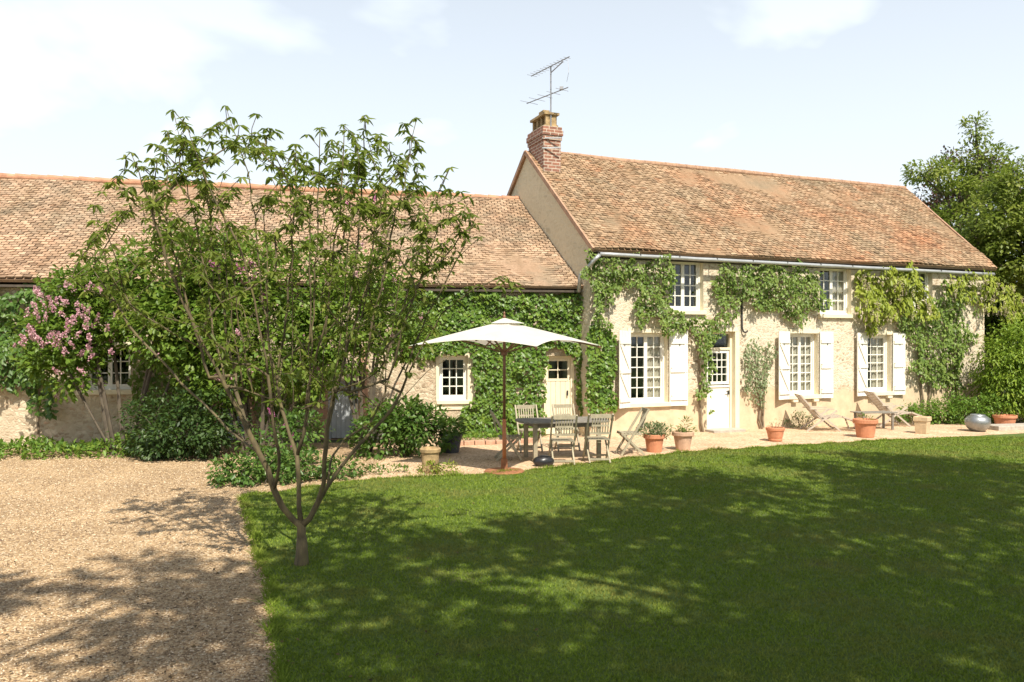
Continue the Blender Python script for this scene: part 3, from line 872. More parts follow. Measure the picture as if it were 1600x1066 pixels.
def shutter(parent, hinge_x, z0, z1, w, side, ang):
    """side -1: opens to the left of its hinge, +1 to the right; ang = degrees off the wall"""
    sh = bpy.data.objects.new('tmp', None)
    mb = MB(); n = 4
    ca, sa = math.cos(R(ang)), math.sin(R(ang))
    def P(u, v, z):  # u along the leaf, v out of its face
        return (hinge_x + side * (u * ca) + side * v * sa * 0, -0.035 - u * sa - v, z)
    pw = w / n
    for k in range(n):
        zt = z1 - random.uniform(0, .003)
        u0, u1 = k * pw + .0025, (k + 1) * pw - .0025
        A = [P(u0, 0, z0), P(u1, 0, z0), P(u1, 0, zt), P(u0, 0, zt)]
        B = [P(u0, .028, z0), P(u1, .028, z0), P(u1, .028, zt), P(u0, .028, zt)]
        mb.add(A + B, [(0, 1, 2, 3), (7, 6, 5, 4), (0, 4, 5, 1), (1, 5, 6, 2), (2, 6, 7, 3), (3, 7, 4, 0)])
    back = [P(.004, .004, z0 + .004), P(w - .004, .004, z0 + .004), P(w - .004, .004, z1 - .006), P(.004, .004, z1 - .006)]
    back2 = [P(.004, .022, z0 + .004), P(w - .004, .022, z0 + .004), P(w - .004, .022, z1 - .006), P(.004, .022, z1 - .006)]
    mb.add(back + back2, [(0, 1, 2, 3), (7, 6, 5, 4)])
    s_ = mb.build('shutter', M['white'], parent)
    bt = MB()
    hh = z1 - z0
    def slab(u0, zA, u1, zB, wd):
        d = Vector((u1 - u0, zB - zA)); d.normalize(); nn = Vector((-d.y, d.x)) * wd / 2
        q = [(u0 - nn.x, zA - nn.y), (u1 - nn.x, zB - nn.y), (u1 + nn.x, zB + nn.y), (u0 + nn.x, zA + nn.y)]
        A = [P(u, .029, z) for u, z in q]; B = [P(u, .056, z) for u, z in q]
        bt.add(A + B, [(7, 6, 5, 4), (0, 4, 5, 1), (1, 5, 6, 2), (2, 6, 7, 3), (3, 7, 4, 0)])
    zz = [z0 + hh * .10, z0 + hh * .47, z0 + hh * .85]
    for z in zz: slab(.02, z, w - .02, z, .085)
    slab(.05, zz[0] + .06, w - .06, zz[1] - .06, .06); slab(.05, zz[1] + .06, w - .06, zz[2] - .06, .06)
    bt.build('brace', M['white'], s_)
    ct = MB(); u = w * .55; zc = z0 + hh * .80
    pr = [(u - .018, zc + .02), (u, zc + .045), (u + .018, zc + .02), (u, zc - .03)]
    A = [P(a_, .0285, z) for a_, z in pr]; B = [P(a_, .0315, z) for a_, z in pr]
    ct.add(A + B, [(7, 6, 5, 4), (0, 4, 5, 1), (1, 5, 6, 2), (2, 6, 7, 3), (3, 7, 4, 0)])
    ct.build('hole_shade_plate', M['iron'], s_)  # raised dark plate stands for the shade inside a cut hole
    return s_

def tiles(mb, e0, e1, r0, r1, course=0.105, tw=0.165, sag=0.08):
    """plain clay tiles laid in courses on the quad eave e0-e1, ridge r0-r1"""
    e0, e1, r0, r1 = map(Vector, (e0, e1, r0, r1))
    nrm = ((e1 - e0).cross(r0 - e0)).normalized()
    if nrm.z < 0: nrm = -nrm
    nc = int((r0 - e0).length / course); nt_ = int((e1 - e0).length / tw)
    def S(u, v):
        p = e0.lerp(e1, u).lerp(r0.lerp(r1, u), v)
        s_ = noise.noise((p.x * .45, p.y * .45 + p.z * .3, 4.0)) * sag + noise.noise((p.x * 1.6, p.z * 1.6, 8.0)) * sag * .35
        return p + nrm * s_
    for j in range(nc):
        v0 = j / nc; v1 = min(1.0, (j + 1.25) / nc); off = 0.5 * (j % 2)
        for i in range(-1, nt_ + 1):
            ua = max(0, (i + off) / nt_); ub = min(1, (i + 1 + off) / nt_)
            if ub - ua < .15 / nt_: continue
            g = .06 / nt_
            j1 = random.gauss(0, .006); dv_ = random.gauss(0, .06) / nc
            h0 = .030 + random.uniform(-.008, .008)
            a, b = S(ua + g, max(0, v0 + dv_)), S(ub - g, max(0, v0 + dv_ + random.gauss(0, .02) / nc))
            c, d = S(ub - g, v1), S(ua + g, v1)
            t0, t1 = nrm * (h0 + j1), nrm * (h0 - j1)
            vv = [a + t0, b + t1, c + nrm * .012, d + nrm * .012, a - nrm * .002, b - nrm * .002]
            rr = random.random()
            r_ = min(1, max(0, rr))
            mb.add(vv, [(0, 1, 2, 3), (4, 5, 1, 0), (4, 0, 3), (5, 2, 1)], r_)

def slab(mb, q, th):
    n = (Vector(q[1]) - Vector(q[0])).cross(Vector(q[3]) - Vector(q[0])).normalized()
    if n.z < 0: n = -n
    A = [Vector(p) for p in q]; B = [p - n * th for p in A]
    mb.add(A + B, [(0, 1, 2, 3), (7, 6, 5, 4), (0, 4, 5, 1), (1, 5, 6, 2), (2, 6, 7, 3), (3, 7, 4, 0)], .3)

# ---------------- main house
LEN, HALF, EAVE, APEX = 13.0, 3.11 * SC, 3.73 * SC, 6.27 * SC
WALLH = EAVE + 0.02
house = thing('farmhouse', 'taller tile roofed stone farmhouse with white shutters and a brick chimney', 'house', (H.o[0], H.o[1], 0), R(H.deg))
def hop(x0, x1, yt, yb):
    xm = (x0 + x1) / 2
    return (H.loc(x0, yb)[0], H.loc(x1, yb)[0], H.loc(xm, yb)[1], H.loc(xm, yt)[1])
W1 = hop(985, 1043, 520, 630); W2 = hop(1233, 1278, 521, 618); W3 = hop(1354, 1392, 523, 613)
DR = hop(1104, 1148, 518, 674); DR = (DR[0], DR[1], 0.0, DR[3])
U1 = hop(1046, 1099, 406, 486); U2 = hop(1281, 1330, 417, 492); U3 = hop(1415, 1457, 421, 489)
OPS = [W1, W2, W3, DR, U1, U2, U3]
wm = wall_mesh(0, LEN, WALLH, 0.42, OPS)
# gable ends and back wall
for xx, th in ((0.0, .35), (LEN - .35, .35)):
    y0_, y1_ = .42, 2 * HALF
    for s_ in (xx, xx + th):
        k_ = .80 if xx > 1 else 0
        wm.add([(s_, 0, WALLH), (s_ + k_, HALF, APEX), (s_ + 2 * k_, 2 * HALF, WALLH)], [(0, 1, 2)])
        if s_ != 0.0:
            wm.add([(s_, y0_ * (xx < 1), 0), (s_ + 2 * k_, y1_, 0), (s_ + 2 * k_, y1_, WALLH), (s_, y0_ * (xx < 1), WALLH)], [(0, 1, 2, 3)])
wm.add([(0, 2 * HALF, 0), (LEN + 1.6, 2 * HALF, 0), (LEN + 1.6, 2 * HALF, WALLH), (0, 2 * HALF, WALLH)], [(0, 1, 2, 3)])
wm.build('wall', M['wall'], house)
gb = MB()
e = -0.006
gb.add([(e, 0.0, 0), (e, 2 * HALF, 0), (e, 2 * HALF, WALLH), (e, HALF, APEX), (e, 0.0, WALLH)], [(0, 4, 3, 2, 1)])
gb.build('gable_render', M['gable'], house)
# first floor boards and room backs keep the rooms dark
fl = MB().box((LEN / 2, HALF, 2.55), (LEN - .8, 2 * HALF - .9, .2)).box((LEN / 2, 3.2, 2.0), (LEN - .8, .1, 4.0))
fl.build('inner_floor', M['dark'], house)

rf = MB()
OV = 0.26
pitch = (APEX - EAVE) / HALF
yE, zE = -OV, EAVE - OV * pitch * .35
xL, xR = -.05, LEN + .12
SKW = .85                         # the far gable is out of square: ridge runs past the eave end
slab(rf, [(xL, yE, zE + .02), (xR, yE, zE + .02), (xR + SKW, HALF, APEX + .03), (xL, HALF, APEX + .03)], .07)
slab(rf, [(xL, 2 * HALF + OV, zE + .02), (xR + 2 * SKW, 2 * HALF + OV, zE + .02), (xR + SKW, HALF, APEX + .03), (xL, HALF, APEX + .03)], .07)
tiles(rf, (xL, yE, zE + .03), (xR, yE, zE + .03), (xL, HALF, APEX + .04), (xR + SKW, HALF, APEX + .04))
roof = rf.build('roof', M['tile'], house)
rg = MB(); k = 0; xx = .5
while xx < xR + SKW - .05:
    L_ = .36
    pts = [(xx, HALF, APEX + .03 + .02 * noise.noise((xx * .5, 0, 0))), (min(xR + SKW, xx + L_), HALF, APEX + .035 + .02 * noise.noise((xx * .5 + .2, 0, 0)))]
    rg.tube(pts, [.095, .085], 10); xx += L_ - .005
rg.build('ridge', M['ridge_old'], roof)
# rake board + mortar verge on both gables
for xx in (xL - .012, xR + .012):
    k_ = SKW if xx > 1 else 0
    vb = MB(); vb.bar((xx, yE, zE + .0), (xx + k_, HALF, APEX + .02), .05, .11); vb.bar((xx + k_, HALF, APEX + .02), (xx + 2 * k_, 2 * HALF + OV, zE), .05, .11)
    vb.build('verge', M['ridge_old'], roof)
MB().box((LEN / 2, -.11, zE - .02), (LEN + .1, .22, .035)).box((LEN / 2, -.012, zE - .10), (LEN, .02, .12)).build('soffit', M['beam'], roof)
# chimney
cx, cy = .30, 3.20
ch = MB()
CZ = -.50
ch.box((cx, cy, (6.2 + 8.05 + CZ) / 2), (.50, 1.0, 8.05 + CZ - 6.2))
ch.box((cx, cy, 8.11 + CZ), (.55, 1.05, .12)).box((cx, cy, 8.24 + CZ), (.60, 1.10, .14)).box((cx, cy, 8.36 + CZ), (.55, 1.05, .10))
chim = ch.build('chimney', M['brick'], roof, bevel=.006)
cp = MB().box((cx, cy, 8.44 + CZ), (.40, .88, .06))
for yy in (cy - .40, cy - .13, cy + .13, cy + .40):
    cp.box((cx, yy, 8.60 + CZ), (.32, .07, .26))
cp.box((cx, cy, 8.76 + CZ), (.44, .96, .06)).box((cx - .1, cy - .2, 8.83 + CZ), (.18, .3, .08))
cp.build('chimney_pot', M['oldpot'], roof)
# gutter
gt = MB()
for i in range(26):
    pass
gl = [(xL + .1 + i * (LEN - .1) / 24, yE - .07, zE - .10 - .06 * i / 24 + .008 * noise.noise((i * .9, 0, 0))) for i in range(25)]
gt.tube(gl, .048, 10)
gut = gt.build('gutter', M['zinc'], house, smooth=True)
dp = MB().tube([(xL + .12, yE - .07, zE - .12), (xL + .02, yE - .05, zE - .22), (-.10, -.10, zE - .38), (-.20, .1, zE - .55), (-.22, .16, zE - .95)], .045, 8)
dp.build('downpipe', M['zinc'], house, smooth=True)
for i in range(0, 25, 2):
    p = gl[i]; MB().bar((p[0], p[1] - .056, p[2] + .02), (p[0], -.02, p[2] + .14), .02, .02).build('gutter_bracket', M['iron'], gut)

window(house, W1, 2, 2, 6, curtain=[(.52, .97)]); window(house, W2, 2, 2, 6, curtain=[(.05, .97)]); window(house, W3, 1, 3, 6, curtain=[(.5, .97)])
window(house, U1, 2, 2, 4, top_band=False); window(house, U2, 2, 2, 4, top_band=False, curtain=[(.55, .97)]); window(house, U3, 2, 2, 4, top_band=False)
for o, wl, wr, al, ar in ((W1, .46, .50, 24, 4), (W2, .47, .42, 14, 4), (W3, .45, .42, 10, 4)):
    shutter(house, o[0] - .02, o[2] - .08, o[3] + .05, wl, -1, al)
    shutter(house, o[1] + .02, o[2] - .08, o[3] + .05, wr, 1, ar)
# cream plaster band right of the upper windows and aprons under the sills
for o in (W2, W3):
    for s_ in (-1, 1):
        MB().box(((o[0] + o[1]) / 2 + s_ * (o[1] - o[0]) * .36, -.05, o[2] - .13), (.16, .10, .06)).build('sill_bracket', M['cream'], house)

# stable door: transom light, glazed upper leaf, solid lower leaf
def stable_door(parent, o):
    a, b, c, d = o
    y = .16
    fr = MB(); t = .06
    for xx in (a + t / 2 + .004, b - t / 2 - .004): fr.box((xx, y, d / 2), (t, .10, d - .01))
    tz = H.loc(1126, 545)[1]
    mz = H.loc(1126, 603)[1]
    for zz in (d - t / 2 - .006, tz): fr.box(((a + b) / 2, y, zz), (b - a - 2 * t - .01, .098, t))
    dr = fr.build('door', M['cream'], parent)
    lw = MB().box(((a + b) / 2, y, mz / 2 + .01), (b - a - 2 * t - .02, .05, mz - .03))
    for k in range(1, 4):
        pass
    lw.box(((a + b) / 2, y - .03, mz - .02), (b - a - 2 * t - .03, .05, .045))
    lw.box(((a + b) / 2, y - .03, .12), (b - a - 2 * t - .03, .02, .18))
    lw.build('lower_leaf', M['white'], dr, bevel=.004)
    up = MB(); x0, x1, z0, z1 = a + t + .01, b - t - .01, mz + .03, tz - t / 2 - .005
    for xx in (x0 + .035, x1 - .035): up.box((xx, y, (z0 + z1) / 2), (.07, .045, z1 - z0))
    for zz in (z0 + .035, z1 - .04): up.box(((x0 + x1) / 2, y, zz), (x1 - x0 - .14, .043, .07))
    for k in range(1, 4): up.box((x0 + .07 + (x1 - x0 - .14) * k / 4, y, (z0 + z1) / 2), (.02, .03, z1 - z0 - .14))
    for k in range(1, 4): up.box(((x0 + x1) / 2, y, z0 + .07 + (z1 - z0 - .14) * k / 4), (x1 - x0 - .14, .027, .02))
    up.build('upper_leaf', M['white'], dr)
    MB().box(((a + b) / 2, y + .006, (z0 + z1) / 2), (x1 - x0 - .1, .006, z1 - z0 - .1)).box(((a + b) / 2, y + .006, (tz + d) / 2), (b - a - .16, .006, d - tz - .1)).build('pane', M['glass'], dr)
    reveal_mesh(o, 0, y + .05).build('reveal', M['cream'], dr)
    MB().box((x1 - .04, y - .05, mz - .18), (.03, .07, .10)).tube([(x1 - .04, y - .09, mz - .15), (x1 - .14, y - .09, mz - .15)], .009, 6).build('handle', M['iron'], dr)
    MB().box(((a + b) / 2, -.008, d + .05), (b - a + .18, .03, .10)).build('lintel', M['cream'], dr)
    MB().box(((a + b) / 2, -.12, .03), (b - a + .1, .5, .07)).build('doorstep', M['stonekerb'], dr, bevel=.01)
    sd = MB()
    sd.box((b + .07, -.006, d / 2), (.13, .024, d)); sd.build('surround', M['cream'], dr)
stable_door(house, DR)
# bent cable pipe on the wall over the door
lx, lz = H.loc(1158, 470)
_, lz2 = H.loc(1158, 520)
MB().tube([(lx, -.03, lz), (lx, -.04, lz2 + .12), (lx + .02, -.06, lz2 + .03), (lx + .08, -.08, lz2), (lx + .14, -.08, lz2 + .05)], .022, 8).build('cable_pipe', M['iron'], house, smooth=True)

# ---------------- low wing
WLEN = 19.0
wing = thing('cottage_wing', 'long low stone wing with a pale tiled roof, ivy on its wall', 'house', (Wg.o[0], Wg.o[1], 0), R(Wg.deg))
def wop(x0, x1, yt, yb):
    xm = (x0 + x1) / 2
    return (Wg.loc(x0, yb)[0], Wg.loc(x1, yb)[0], Wg.loc(xm, yb)[1], Wg.loc(xm, yt)[1])
A1 = wop(686, 731, 556, 626); A2 = wop(850, 897, 556, 690); A2 = (A2[0], A2[1], 0.0, A2[3])
A3 = wop(132, 205, 540, 610); A4 = wop(512, 560, 612, 716); A4 = (A4[0], A4[1], 0, A4[3] + .25)
A5 = wop(345, 385, 590, 690); A5 = (A5[0], A5[1], 0, A5[3] + .1)
WE_R, WE_L = 2.99 * SC, 2.945 * SC + .08
WR_R, WR_L = 5.40 * SC - .17, 5.60 * SC - .24
WH = 3.4
WHALF = 3.62
ww = wall_mesh(-WLEN, -.02, WH, .4, [A1, A2, A3, A4, A5])
ww.add([(-WLEN, .4, 0), (-WLEN, 2 * WHALF, 0), (-WLEN, 2 * WHALF, WH), (-WLEN, .4, WH)], [(0, 1, 2, 3)])
ww.add([(-WLEN, 0, WH), (-WLEN, 2 * WHALF, WH), (-WLEN, WHALF, WR_L)], [(0, 1, 2)])
ww.add([(-WLEN, 2 * WHALF, 0), (-.3, 2 * WHALF, 0), (-.3, 2 * WHALF, WH), (-WLEN, 2 * WHALF, WH)], [(0, 1, 2, 3)])
ww.build('wall', M['wall_wing'], wing)
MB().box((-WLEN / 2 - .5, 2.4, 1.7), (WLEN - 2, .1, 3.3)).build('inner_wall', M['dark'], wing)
wr = MB()
q = [(-WLEN - .2, -.25, WE_L), (.12, -.25, WE_R), (.35, WHALF, WR_R), (-WLEN - .2, WHALF, WR_L + .12)]
slab(wr, [(x, y, z - .005) for x, y, z in q], .07)
qb = [(-WLEN - .2, 2 * WHALF + .25, WE_L), (.12, 2 * WHALF + .25, WE_R), (.35, WHALF, WR_R), (-WLEN - .2, WHALF, WR_L + .12)]
slab(wr, qb, .07)
tiles(wr, (q[0][0], q[0][1], q[0][2] + .005), (q[1][0], q[1][1], q[1][2] + .005), q[3], q[2], sag=.09)
wroof = wr.build('roof', M['tile_pale'], wing)
rg = MB(); xx = -WLEN - .2
def wrid(x): 
    t_ = (x + WLEN + .2) / (WLEN + .55)
    return WR_L + .12 + (WR_R - WR_L - .12) * t_ + .03 * noise.noise((x * .4, 0, 0))
while xx < 0.1:
    rg.tube([(xx, WHALF, wrid(xx) + .02), (xx + .385, WHALF, wrid(xx + .385) + .012)], [.10, .085], 12); xx += .38
rg.build('ridge', M['ridge'], wroof)
MB().box((-WLEN / 2, -.13, WE_R - .12), (WLEN, .22, .05)).build('eaves_board', M['beam'], wroof)
# lead flashing stepped against the taller gable
fb = MB().bar((.05, -.1, WE_R + .12), (.14, WHALF * .98, WR_R + .10), .16, .03)
fb.build('flashing', M['oldpot'], wroof)

window(wing, A1, 1, 3, 4, depth=.14, sill=.09, band=.1, bandmat='cream')
mbx = MB()
a, b, c, d = A1
mbx.box((b + .07, -.01, (c + d) / 2 - .02), (.16, .03, d - c + .24)).box((a - .035, -.01, (c + d) / 2 - .02), (.07, .03, d - c + .24)).box(((a + b) / 2, -.013, c - .14), (b - a + .26, .03, .14))
mbx.build('window_surround', M['cream'], wing)
window(wing, A3, 2, 2, 3, depth=.15, sill=.10, band=.1, sill_over=.14)
def plank_door(parent, o, mat, glazed):
    a, b, c, d = o; y = .15; t = .06
    fr = MB()
    for xx in (a + t / 2 + .004, b - t / 2 - .004): fr.box((xx, y, d / 2), (t, .10, d - .01))
    fr.box(((a + b) / 2, y, d - t / 2 - .006), (b - a - 2 * t - .01, .098, t))
    dr = fr.build('door', M[mat], parent)
    top = d - t - .01
    zz = 1.28 if glazed else top
    n = 5; w = (b - a - 2 * t - .02) / n
    lf = MB()
    for k in range(n): lf.box((a + t + .01 + (k + .5) * w, y, zz / 2 + .01), (w - .006, .045, zz - .03))
    if glazed:
        x0, x1, z0, z1 = a + t + .01, b - t - .01, zz + .0, top
        for xx in (x0 + .03, (x0 + x1) / 2, x1 - .03): lf.box((xx, y, (z0 + z1) / 2), (.06 if xx != (x0 + x1) / 2 else .025, .04, z1 - z0))
        for zq in (z0 + .035, (z0 + z1) / 2, z1 - .03): lf.box(((x0 + x1) / 2, y, zq), (x1 - x0 - .13, .036, .06 if zq != (z0 + z1) / 2 else .022))
        MB().box(((x0 + x1) / 2, y + .006, (z0 + z1) / 2), (x1 - x0 - .08, .006, z1 - z0 - .08)).build('pane', M['glass'], dr)
    lf.build('door_leaf', M[mat], dr)
    reveal_mesh(o, 0, y + .05).build('reveal', M['cream' if glazed else 'pinkbrick'], dr)
    MB().box((b - t - .08, y - .05, 1.0), (.03, .06, .12)).build('handle', M['iron'], dr)
    return dr
plank_door(wing, A2, 'cream', True)
plank_door(wing, A4, 'bluegrey', False)
plank_door(wing, A5, 'bluegrey', False)
for o in (A4, A5):
    for xx in (o[0] - .11, o[1] + .11):
        jb = MB()
        for i in range(9):
            jb.box((xx, -.012, .12 + i * .235), (.21 - .06 * (i % 2), .05, .21))
        jb.build('brick_jamb', M['pinkbrick'], wing, bevel=.006)

# ---------------- tv antenna
bx, by = H.world(cx - .02, cy - .45)
an = thing('tv_antenna', 'thin grey television antenna with two booms rising from the brick chimney', 'antenna', (bx, by, 0))
MB().tube([(0, 0, 7.2), (0, 0, 9.5)], .020, 6).build('mast', M['alu'], an)
def boom(p, q, n, el, name='boom'):
    mb = MB(); p, q = Vector(p), Vector(q)
    mb.tube([p, q], .014, 5)
    d = (q - p).normalized(); sd = d.cross(Vector((0, 0, 1))).normalized()
    for i in range(n):
        c_ = p.lerp(q, (i + .3) / n); l = el * (1 - .35 * i / n)
        mb.tube([c_ - sd * l, c_ + sd * l], .006, 4)
    mb.build(name, M['alu'], an)
boom((-.50, .75, 9.50), (.44, -.75, 9.50), 12, .16)
boom((-.62, .85, 8.78), (.42, -.55, 8.78), 5, .30)
MB().bar((.0, 0, 9.34), (.30, -.40, 9.50), .02, .02).build('bracket', M['alu'], an)
MB().box((.26, -.34, 8.82), (.09, .09, .08)).build('junction_box', M['alu'], an)
MB().tube([(.40, -.70, 9.48), (.42, -.72, 9.1), (.38, -.62, 8.9)], .006, 4).build('reflector', M['alu'], an)
for zz in (7.32, 7.58): MB().box((0.02, -.14, zz), (.5, .02, .035)).build('strap', M['zinc'], an)

# ------------------------------------------------------------------ climbing plants
def climber(name, label, cat, frame, polys, stems, **kw):
    fm = kw.pop('mat'); extra = kw.pop('extra', None)
    x0, _ = frame.loc(*polys[0][0])
    t = thing(name, label, cat, (frame.o[0], frame.o[1], 0), R(frame.deg))
    fo, P = wall_climber(frame, t, polys, mat=fm, **kw)
    if stems:
        mb = MB()
        for s_ in stems:
            pts = [frame.loc(px, py) for px, py in s_]
            out = []
            for i in range(len(pts) - 1):
                n = max(2, int(math.dist(pts[i], pts[i + 1]) / .2))
                for k in range(n):
                    x = pts[i][0] + (pts[i + 1][0] - pts[i][0]) * k / n; z = pts[i][1] + (pts[i + 1][1] - pts[i][1]) * k / n
                    out.append((x + random.gauss(0, .02), -.06 + random.gauss(0, .012), max(z, 0)))
            mb.tube(out, [.032 - .016 * i / max(1, len(out) - 1) for i in range(len(out))], 6)
        mb.build('stem', M['vine'], t)
    return t, P

climber('ivy', 'bright green ivy wall from over the small window to the glazed cream door', 'ivy', Wg,
        [[(630, 458), (775, 452), (800, 470), (800, 460), (905, 456), (907, 545), (893, 553), (850, 553), (849, 600), (848, 655), (800, 700), (700, 700), (715, 650), (738, 635), (736, 548), (684, 548), (660, 560), (620, 540)]],
        None, dens=820, L=.092, mat=M['lf_ivy'], thick=.26, ragged=.16, asp=.8)
climber('ivy', 'narrow ivy strip between the glazed cream door and the first big white shutter', 'ivy', Wg,
        [[(897, 550), (907, 540), (911, 640), (903, 655), (899, 600)]],
        None, dens=820, L=.092, mat=M['lf_ivy'], thick=.22, ragged=.06, asp=.8)
climber('ivy', 'ivy curtain on the farmhouse corner beside the first big white shutter', 'ivy', H,
        [[(913, 505), (945, 512), (956, 530), (957, 640), (913, 650)]],
        None, dens=820, L=.092, mat=M['lf_ivy'], thick=.22, ragged=.08, asp=.8)
roseP = [[(918, 402), (1052, 407), (1044, 470), (1044, 486), (1100, 492), (1112, 480), (1108, 440), (1125, 416), (1282, 417), (1280, 470), (1262, 500), (1240, 507), (1222, 485), (1190, 482), (1160, 470), (1130, 492), (1106, 520), (1103, 545), (1103, 610), (1096, 640), (1085, 600), (1078, 512), (1040, 516), (1000, 510), (990, 470), (985, 450), (962, 446), (955, 480), (945, 510), (925, 505), (916, 440)]]
climber('climbing_rose', 'large dark green climbing rose spread under the farmhouse gutter round the stable door', 'climbing plant', H, roseP,
        [[(1094, 676), (1092, 600), (1088, 530), (1070, 505), (1010, 495)], [(1088, 530), (1130, 480), (1200, 440), (1260, 440)], [(930, 660), (935, 520), (935, 430)]],
        dens=820, L=.088, mat=M['lf_rose'], thick=.38, ragged=.24, gap=.22, asp=.62, holes=[[(1049, 400), (1102, 400), (1102, 487), (1049, 487)]])
climber('young_climber', 'thin pale green climber on the wall between stable door and shutters', 'climbing plant', H,
        [[(1155, 545), (1172, 532), (1203, 536), (1206, 560), (1198, 600), (1190, 632), (1172, 630), (1160, 590)]],
        [[(1186, 668), (1183, 600), (1180, 550)], [(1190, 668), (1192, 600), (1197, 550)]],
        dens=520, L=.085, mat=M['lf_grey'], thick=.2, ragged=.2, gap=.5, asp=.5)
def racemes(name, parent, P, k, L, mat):
    """hanging flower clusters below random leaf points"""
    idx = RNG.choice(len(P), k, replace=False)
    pp, dd, nn = [], [], []
    for i in idx:
        p = P[i] + np.array([0, -.06, -.05]); l = L * RNG.uniform(.6, 1.2)
        m_ = 34
        t_ = RNG.random(m_)
        q = rdir(m_) * (.055 * (1 - .75 * t_))[:, None] + np.stack([np.zeros(m_), np.zeros(m_), -l * t_], 1) + p
        pp.append(q); dd.append(rdir(m_) - np.array([0, .3, .3])); nn.append(rdir(m_) + np.array([0, -1, .4]))
    pp, dd, nn = map(np.concatenate, (pp, dd, nn))
    return leaves(name, pp, dd, nn, .032, .028, RNG.random(len(pp)), mat, parent)
t, P = climber('wisteria', 'yellow green wisteria bunch with cream blossom above the last shuttered window', 'climbing plant', H,
        [[(1330, 424), (1400, 418), (1434, 422), (1436, 450), (1442, 490), (1414, 496), (1400, 480), (1376, 508), (1350, 516), (1331, 495)]],
        [[(1440, 640), (1432, 560), (1425, 500), (1380, 460)]],
        dens=560, L=.15, mat=M['lf_wist'], thick=.5, ragged=.22, gap=.0, asp=.45, hang=1.1)
racemes('blossom', t, P, 60, .24, M['fl_cream'])
t, P = climber('wisteria', 'yellow green wisteria reaching out past the right end of the farmhouse roof', 'climbing plant', H,
        [[(1458, 432), (1530, 430), (1570, 450), (1592, 468), (1588, 492), (1560, 498), (1530, 488), (1500, 462), (1465, 462)]],
        [[(1492, 650), (1492, 560), (1496, 480), (1540, 455), (1580, 470)]],
        dens=330, L=.15, mat=M['lf_wist'], thick=.55, ragged=.25, gap=.25, asp=.42, hang=1.1)
racemes('blossom', t, P, 50, .24, M['fl_cream'])
climber('dark_creeper', 'dark green creeper covering the right corner of the farmhouse wall', 'climbing plant', H,
        [[(1390, 478), (1425, 492), (1448, 470), (1462, 440), (1508, 440), (1508, 540), (1490, 570), (1498, 615), (1470, 610), (1440, 590), (1424, 600), (1416, 560), (1405, 515)]],
        [[(1450, 650), (1448, 580), (1440, 500)], [(1486, 650), (1488, 560), (1480, 480)]],
        dens=600, L=.10, mat=M['lf_rose'], thick=.35, ragged=.26, gap=.15, asp=.62)
climber('dark_creeper', 'dark creeper hanging under the left end of the low wing roof', 'climbing plant', Wg,
        [[(-40, 445), (75, 446), (95, 475), (60, 520), (70, 560), (95, 600), (80, 640), (60, 660), (45, 640), (30, 610), (-40, 600)]],
        [[(60, 700), (62, 600), (50, 500)]],
        dens=560, L=.12, mat=M['lf_bush'], thick=.5, ragged=.3, gap=.15, asp=.65)

climber('dark_creeper', 'creeper added to shade the wing wall between the lilacs and the faded blue grey door', 'climbing plant', Wg,  # added growth, put here to darken the bare wing wall
        [[(215, 520), (340, 520), (345, 580), (338, 660), (300, 690), (225, 690), (215, 620)], [(388, 560), (505, 560), (505, 620), (470, 660), (400, 640)]],
        None, dens=420, L=.11, mat=M['lf_rose'], thick=.3, ragged=.35, gap=.2, asp=.65)
# ------------------------------------------------------------------ shrubs
def shrub(name, label, cat, px, py, blobs, mat, dens, clump, per, L, group=None, asp=.55, stems=5, flowers=None, shell=.5, base=None, droop=.3, stem_part=True, oval=False):
    """blobs: (dx, dy, z, rx, ry, rz) metres from the base"""
    x, y = base if base else G(px, py)
    t = thing(name, label, cat, (x, y, 0), 0, group)
    foliage('foliage', t, mat, blobs, dens, clump, per, L, asp, shell=shell, droop=droop, oval=oval)
    if stem_part:
        mb = MB()
        for i in range(stems):
            b = blobs[i % len(blobs)]
            e_ = Vector((b[0] + random.gauss(0, b[3] * .35), b[1] + random.gauss(0, b[4] * .35), b[2] + b[5] * .5))
            s_ = Vector((random.gauss(0, .06) + b[0] * .15, random.gauss(0, .06) + b[1] * .15, 0))
            m_ = s_.lerp(e_, .5) + Vector((random.gauss(0, .06), random.gauss(0, .06), .1))
            r_ = max(.008, .012 * e_.z)
            mb.tube([s_, m_, e_], [r_, r_ * .75, r_ * .35], 6)
        mb.build('stem', M['bark_dark'], t)
    if flowers:
        for (mat2, n, l, pts) in flowers:
            pp, dd, nn = [], [], []
            for i in range(n):
                if pts:
                    c_ = np.array(random.choice(pts)) + RNG.normal(0, .22, 3)
                else:
                    b = blobs[RNG.integers(len(blobs))]
                    d = rdir(1)[0]; d[1] = -abs(d[1]); c_ = np.array(b[:3]) + d * np.array(b[3:]) * 1.02
                ax = unit(np.array([[RNG.normal(0, .5), RNG.normal(-.3, .3), 1.0]]))[0]
                m_ = 44; t_ = RNG.random(m_); ll = l * RNG.uniform(.6, 1.2)
                q = c_ + ax * (t_ * ll)[:, None] + rdir(m_) * (.40 * l * (1 - .8 * t_))[:, None] * .8
                pp.append(q); dd.append(rdir(m_) + ax); nn.append(rdir(m_) + np.array([0, -.6, .6]))
            pp, dd, nn = map(np.concatenate, (pp, dd, nn))
            leaves('blossom', pp, dd, nn, l * .22, l * .2, RNG.random(len(pp)), mat2, t)
    return t

